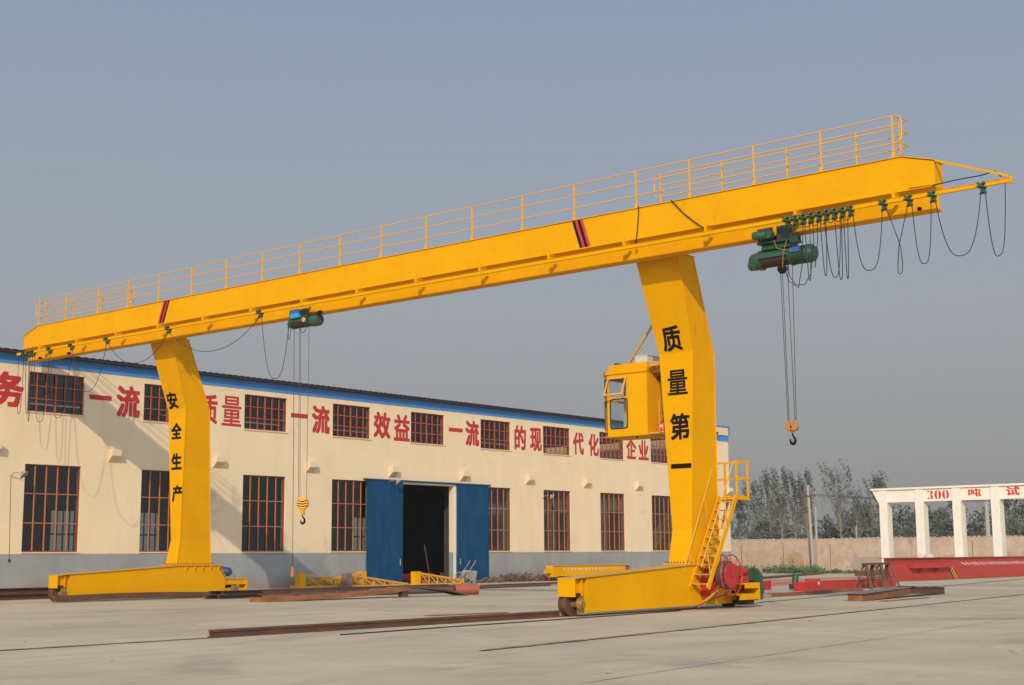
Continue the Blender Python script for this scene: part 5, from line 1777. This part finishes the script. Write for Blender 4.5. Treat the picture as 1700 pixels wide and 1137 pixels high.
for k, (y, h, lab) in enumerate(((43.35, 1.55, 'pale sack heaped behind the red girder, left of two'), (42.75, 1.62, 'pale sack heaped behind the red girder, right of two'))):
    m = MB().lathe((98.6, y, .0), (0, 0, 1), [(0, .30), (.2, .46), (.8, .44), (1.2, .40), (h-.12, .28), (h, .05)], 14)
    solo(m, 'sack', mat('sack_white', (.6, .56, .48), .9, c2=(.5, .46, .38), scale=3), (98.6, y, 0), lab, 'sack', 'pale sacks behind the red girder', smooth=True)

# ---- inside the doorway
m = joist(MB(), (61.9, 61.2), (65.3, 60.9), .3, .34, .25, None, 'B')
m.box(62.2, 62.4, 61.0, 61.4, .0, .25).box(64.6, 64.8, 60.8, 61.2, 0, .25)
solo(m, 'red_bar', PRIMERL, (63.6, 61, 0), 'bright red steel bar lying just inside the doorway', 'bar')
solo(MB().tube([(64.55, 60.3, .01), (64.30, 60.6, 2.35)], .035, 8), 'leaning_pole', RUST, (64.5, 60.3, 0), 'thin brown pole leaning inside the open doorway', 'pole')
solo(MB().box(65.2, 65.42, 59.95, 60.1, .004, .62).hull([(65.5, 59.9, .004), (65.62, 59.9, .004), (65.62, 60, .004), (65.5, 60, .004), (65.62, 59.9, .5), (65.70, 59.9, .48), (65.7, 60, .48), (65.62, 60, .5)]), 'timber_offcuts', RUST, (65.4, 60, 0), 'short brown timber pieces standing at the right jamb of the doorway', 'timber')

# ---- small things on the concrete
R = random.Random(31)
def stone(x, y, s, label):
    m = MB().lathe((x, y, 0), (.2, .1, 1), [(0, s*.8), (s*.35, s), (s*.7, s*.6), (s*.85, s*.1)], 7)
    m.v = [(a+R.uniform(-s, s)*.15, b+R.uniform(-s, s)*.15, max(0, c)) for a, b, c in m.v]
    solo(m, 'stone', CONC, (x, y, 0), label, 'stone', 'stones lying on the concrete')
stone(16.04, 11.65, .045, 'small stone in the near foreground below the rail groove')
stone(31.25, 16.64, .05, 'small dark stone beside the rail groove right of the crane')
stone(13.43, 19.44, .03, 'tiny dark stone in the left foreground')
stone(65.4, 28.6, .10, 'stone between the two sunken rails at the right')

# ================================================================== FITTING
# the girder sits on the near side of the cranked legs: bring it, and what hangs from it, to its true seat
K = .978
SEAT_A = Vector((35.0, 36.0, 11.2))
SEAT_B = Vector((34.23, 35.208, 10.989))
def reseat(o, a=SEAT_A, b=SEAT_B):
    base = LOC[o.parent.name] if o.parent else Vector((0, 0, 0))
    wpos = base + o.location
    o.location = (wpos-a)*K + b - base
    o.scale = (K, K, K)
for c in CRANE.children:
    if c.name.split('.')[0] in ('girder', 'cable_rail', 'jib_arm', 'jib_cable', 'rail_stop', 'handrail', 'end_guard'):
        reseat(c)
for o in list(COL.objects):
    # the cabin hangs on the inner side of the near leg
    if o.name.split('.')[0] == 'operator_cabin' or o.name == 'fire_extinguisher':
        K = 1.035
        reseat(o, Vector((35.0, 23.80, 6.0)), Vector((36.225, 24.633, 6.154)))
        K = .978
    if o.parent is None and o.name.split('.')[0] in ('electric_hoist', 'cable_trolley', 'festoon_cable'):
        reseat(o)
    # the workshop front stands just clear of the girder end
    if o.parent is None and o.name.split('.')[0] in ('workshop_building', 'wall_lamp'):
        reseat(o, Vector((63, 59.5, 0)), Vector((61.614, 58.191, .035)))

# ---- hazy autumn air
def build_haze():
    m = MB().box(-700, 700, -700, 700, -1.0, 17.5)
    mt = bpy.data.materials.new('pale_haze')
    mt.use_nodes = True
    t = mt.node_tree
    t.nodes.remove(t.nodes['Principled BSDF'])
    v = t.nodes.new('ShaderNodeVolumePrincipled')
    v.inputs['Color'].default_value = (.90, .89, .88, 1)
    v.inputs['Density'].default_value = .0004
    v.inputs['Anisotropy'].default_value = .35
    t.links.new(v.outputs[0], t.nodes['Material Output'].inputs['Volume'])
    o = m.build('haze', mt)
    tag(o, kind='stuff')
build_haze()
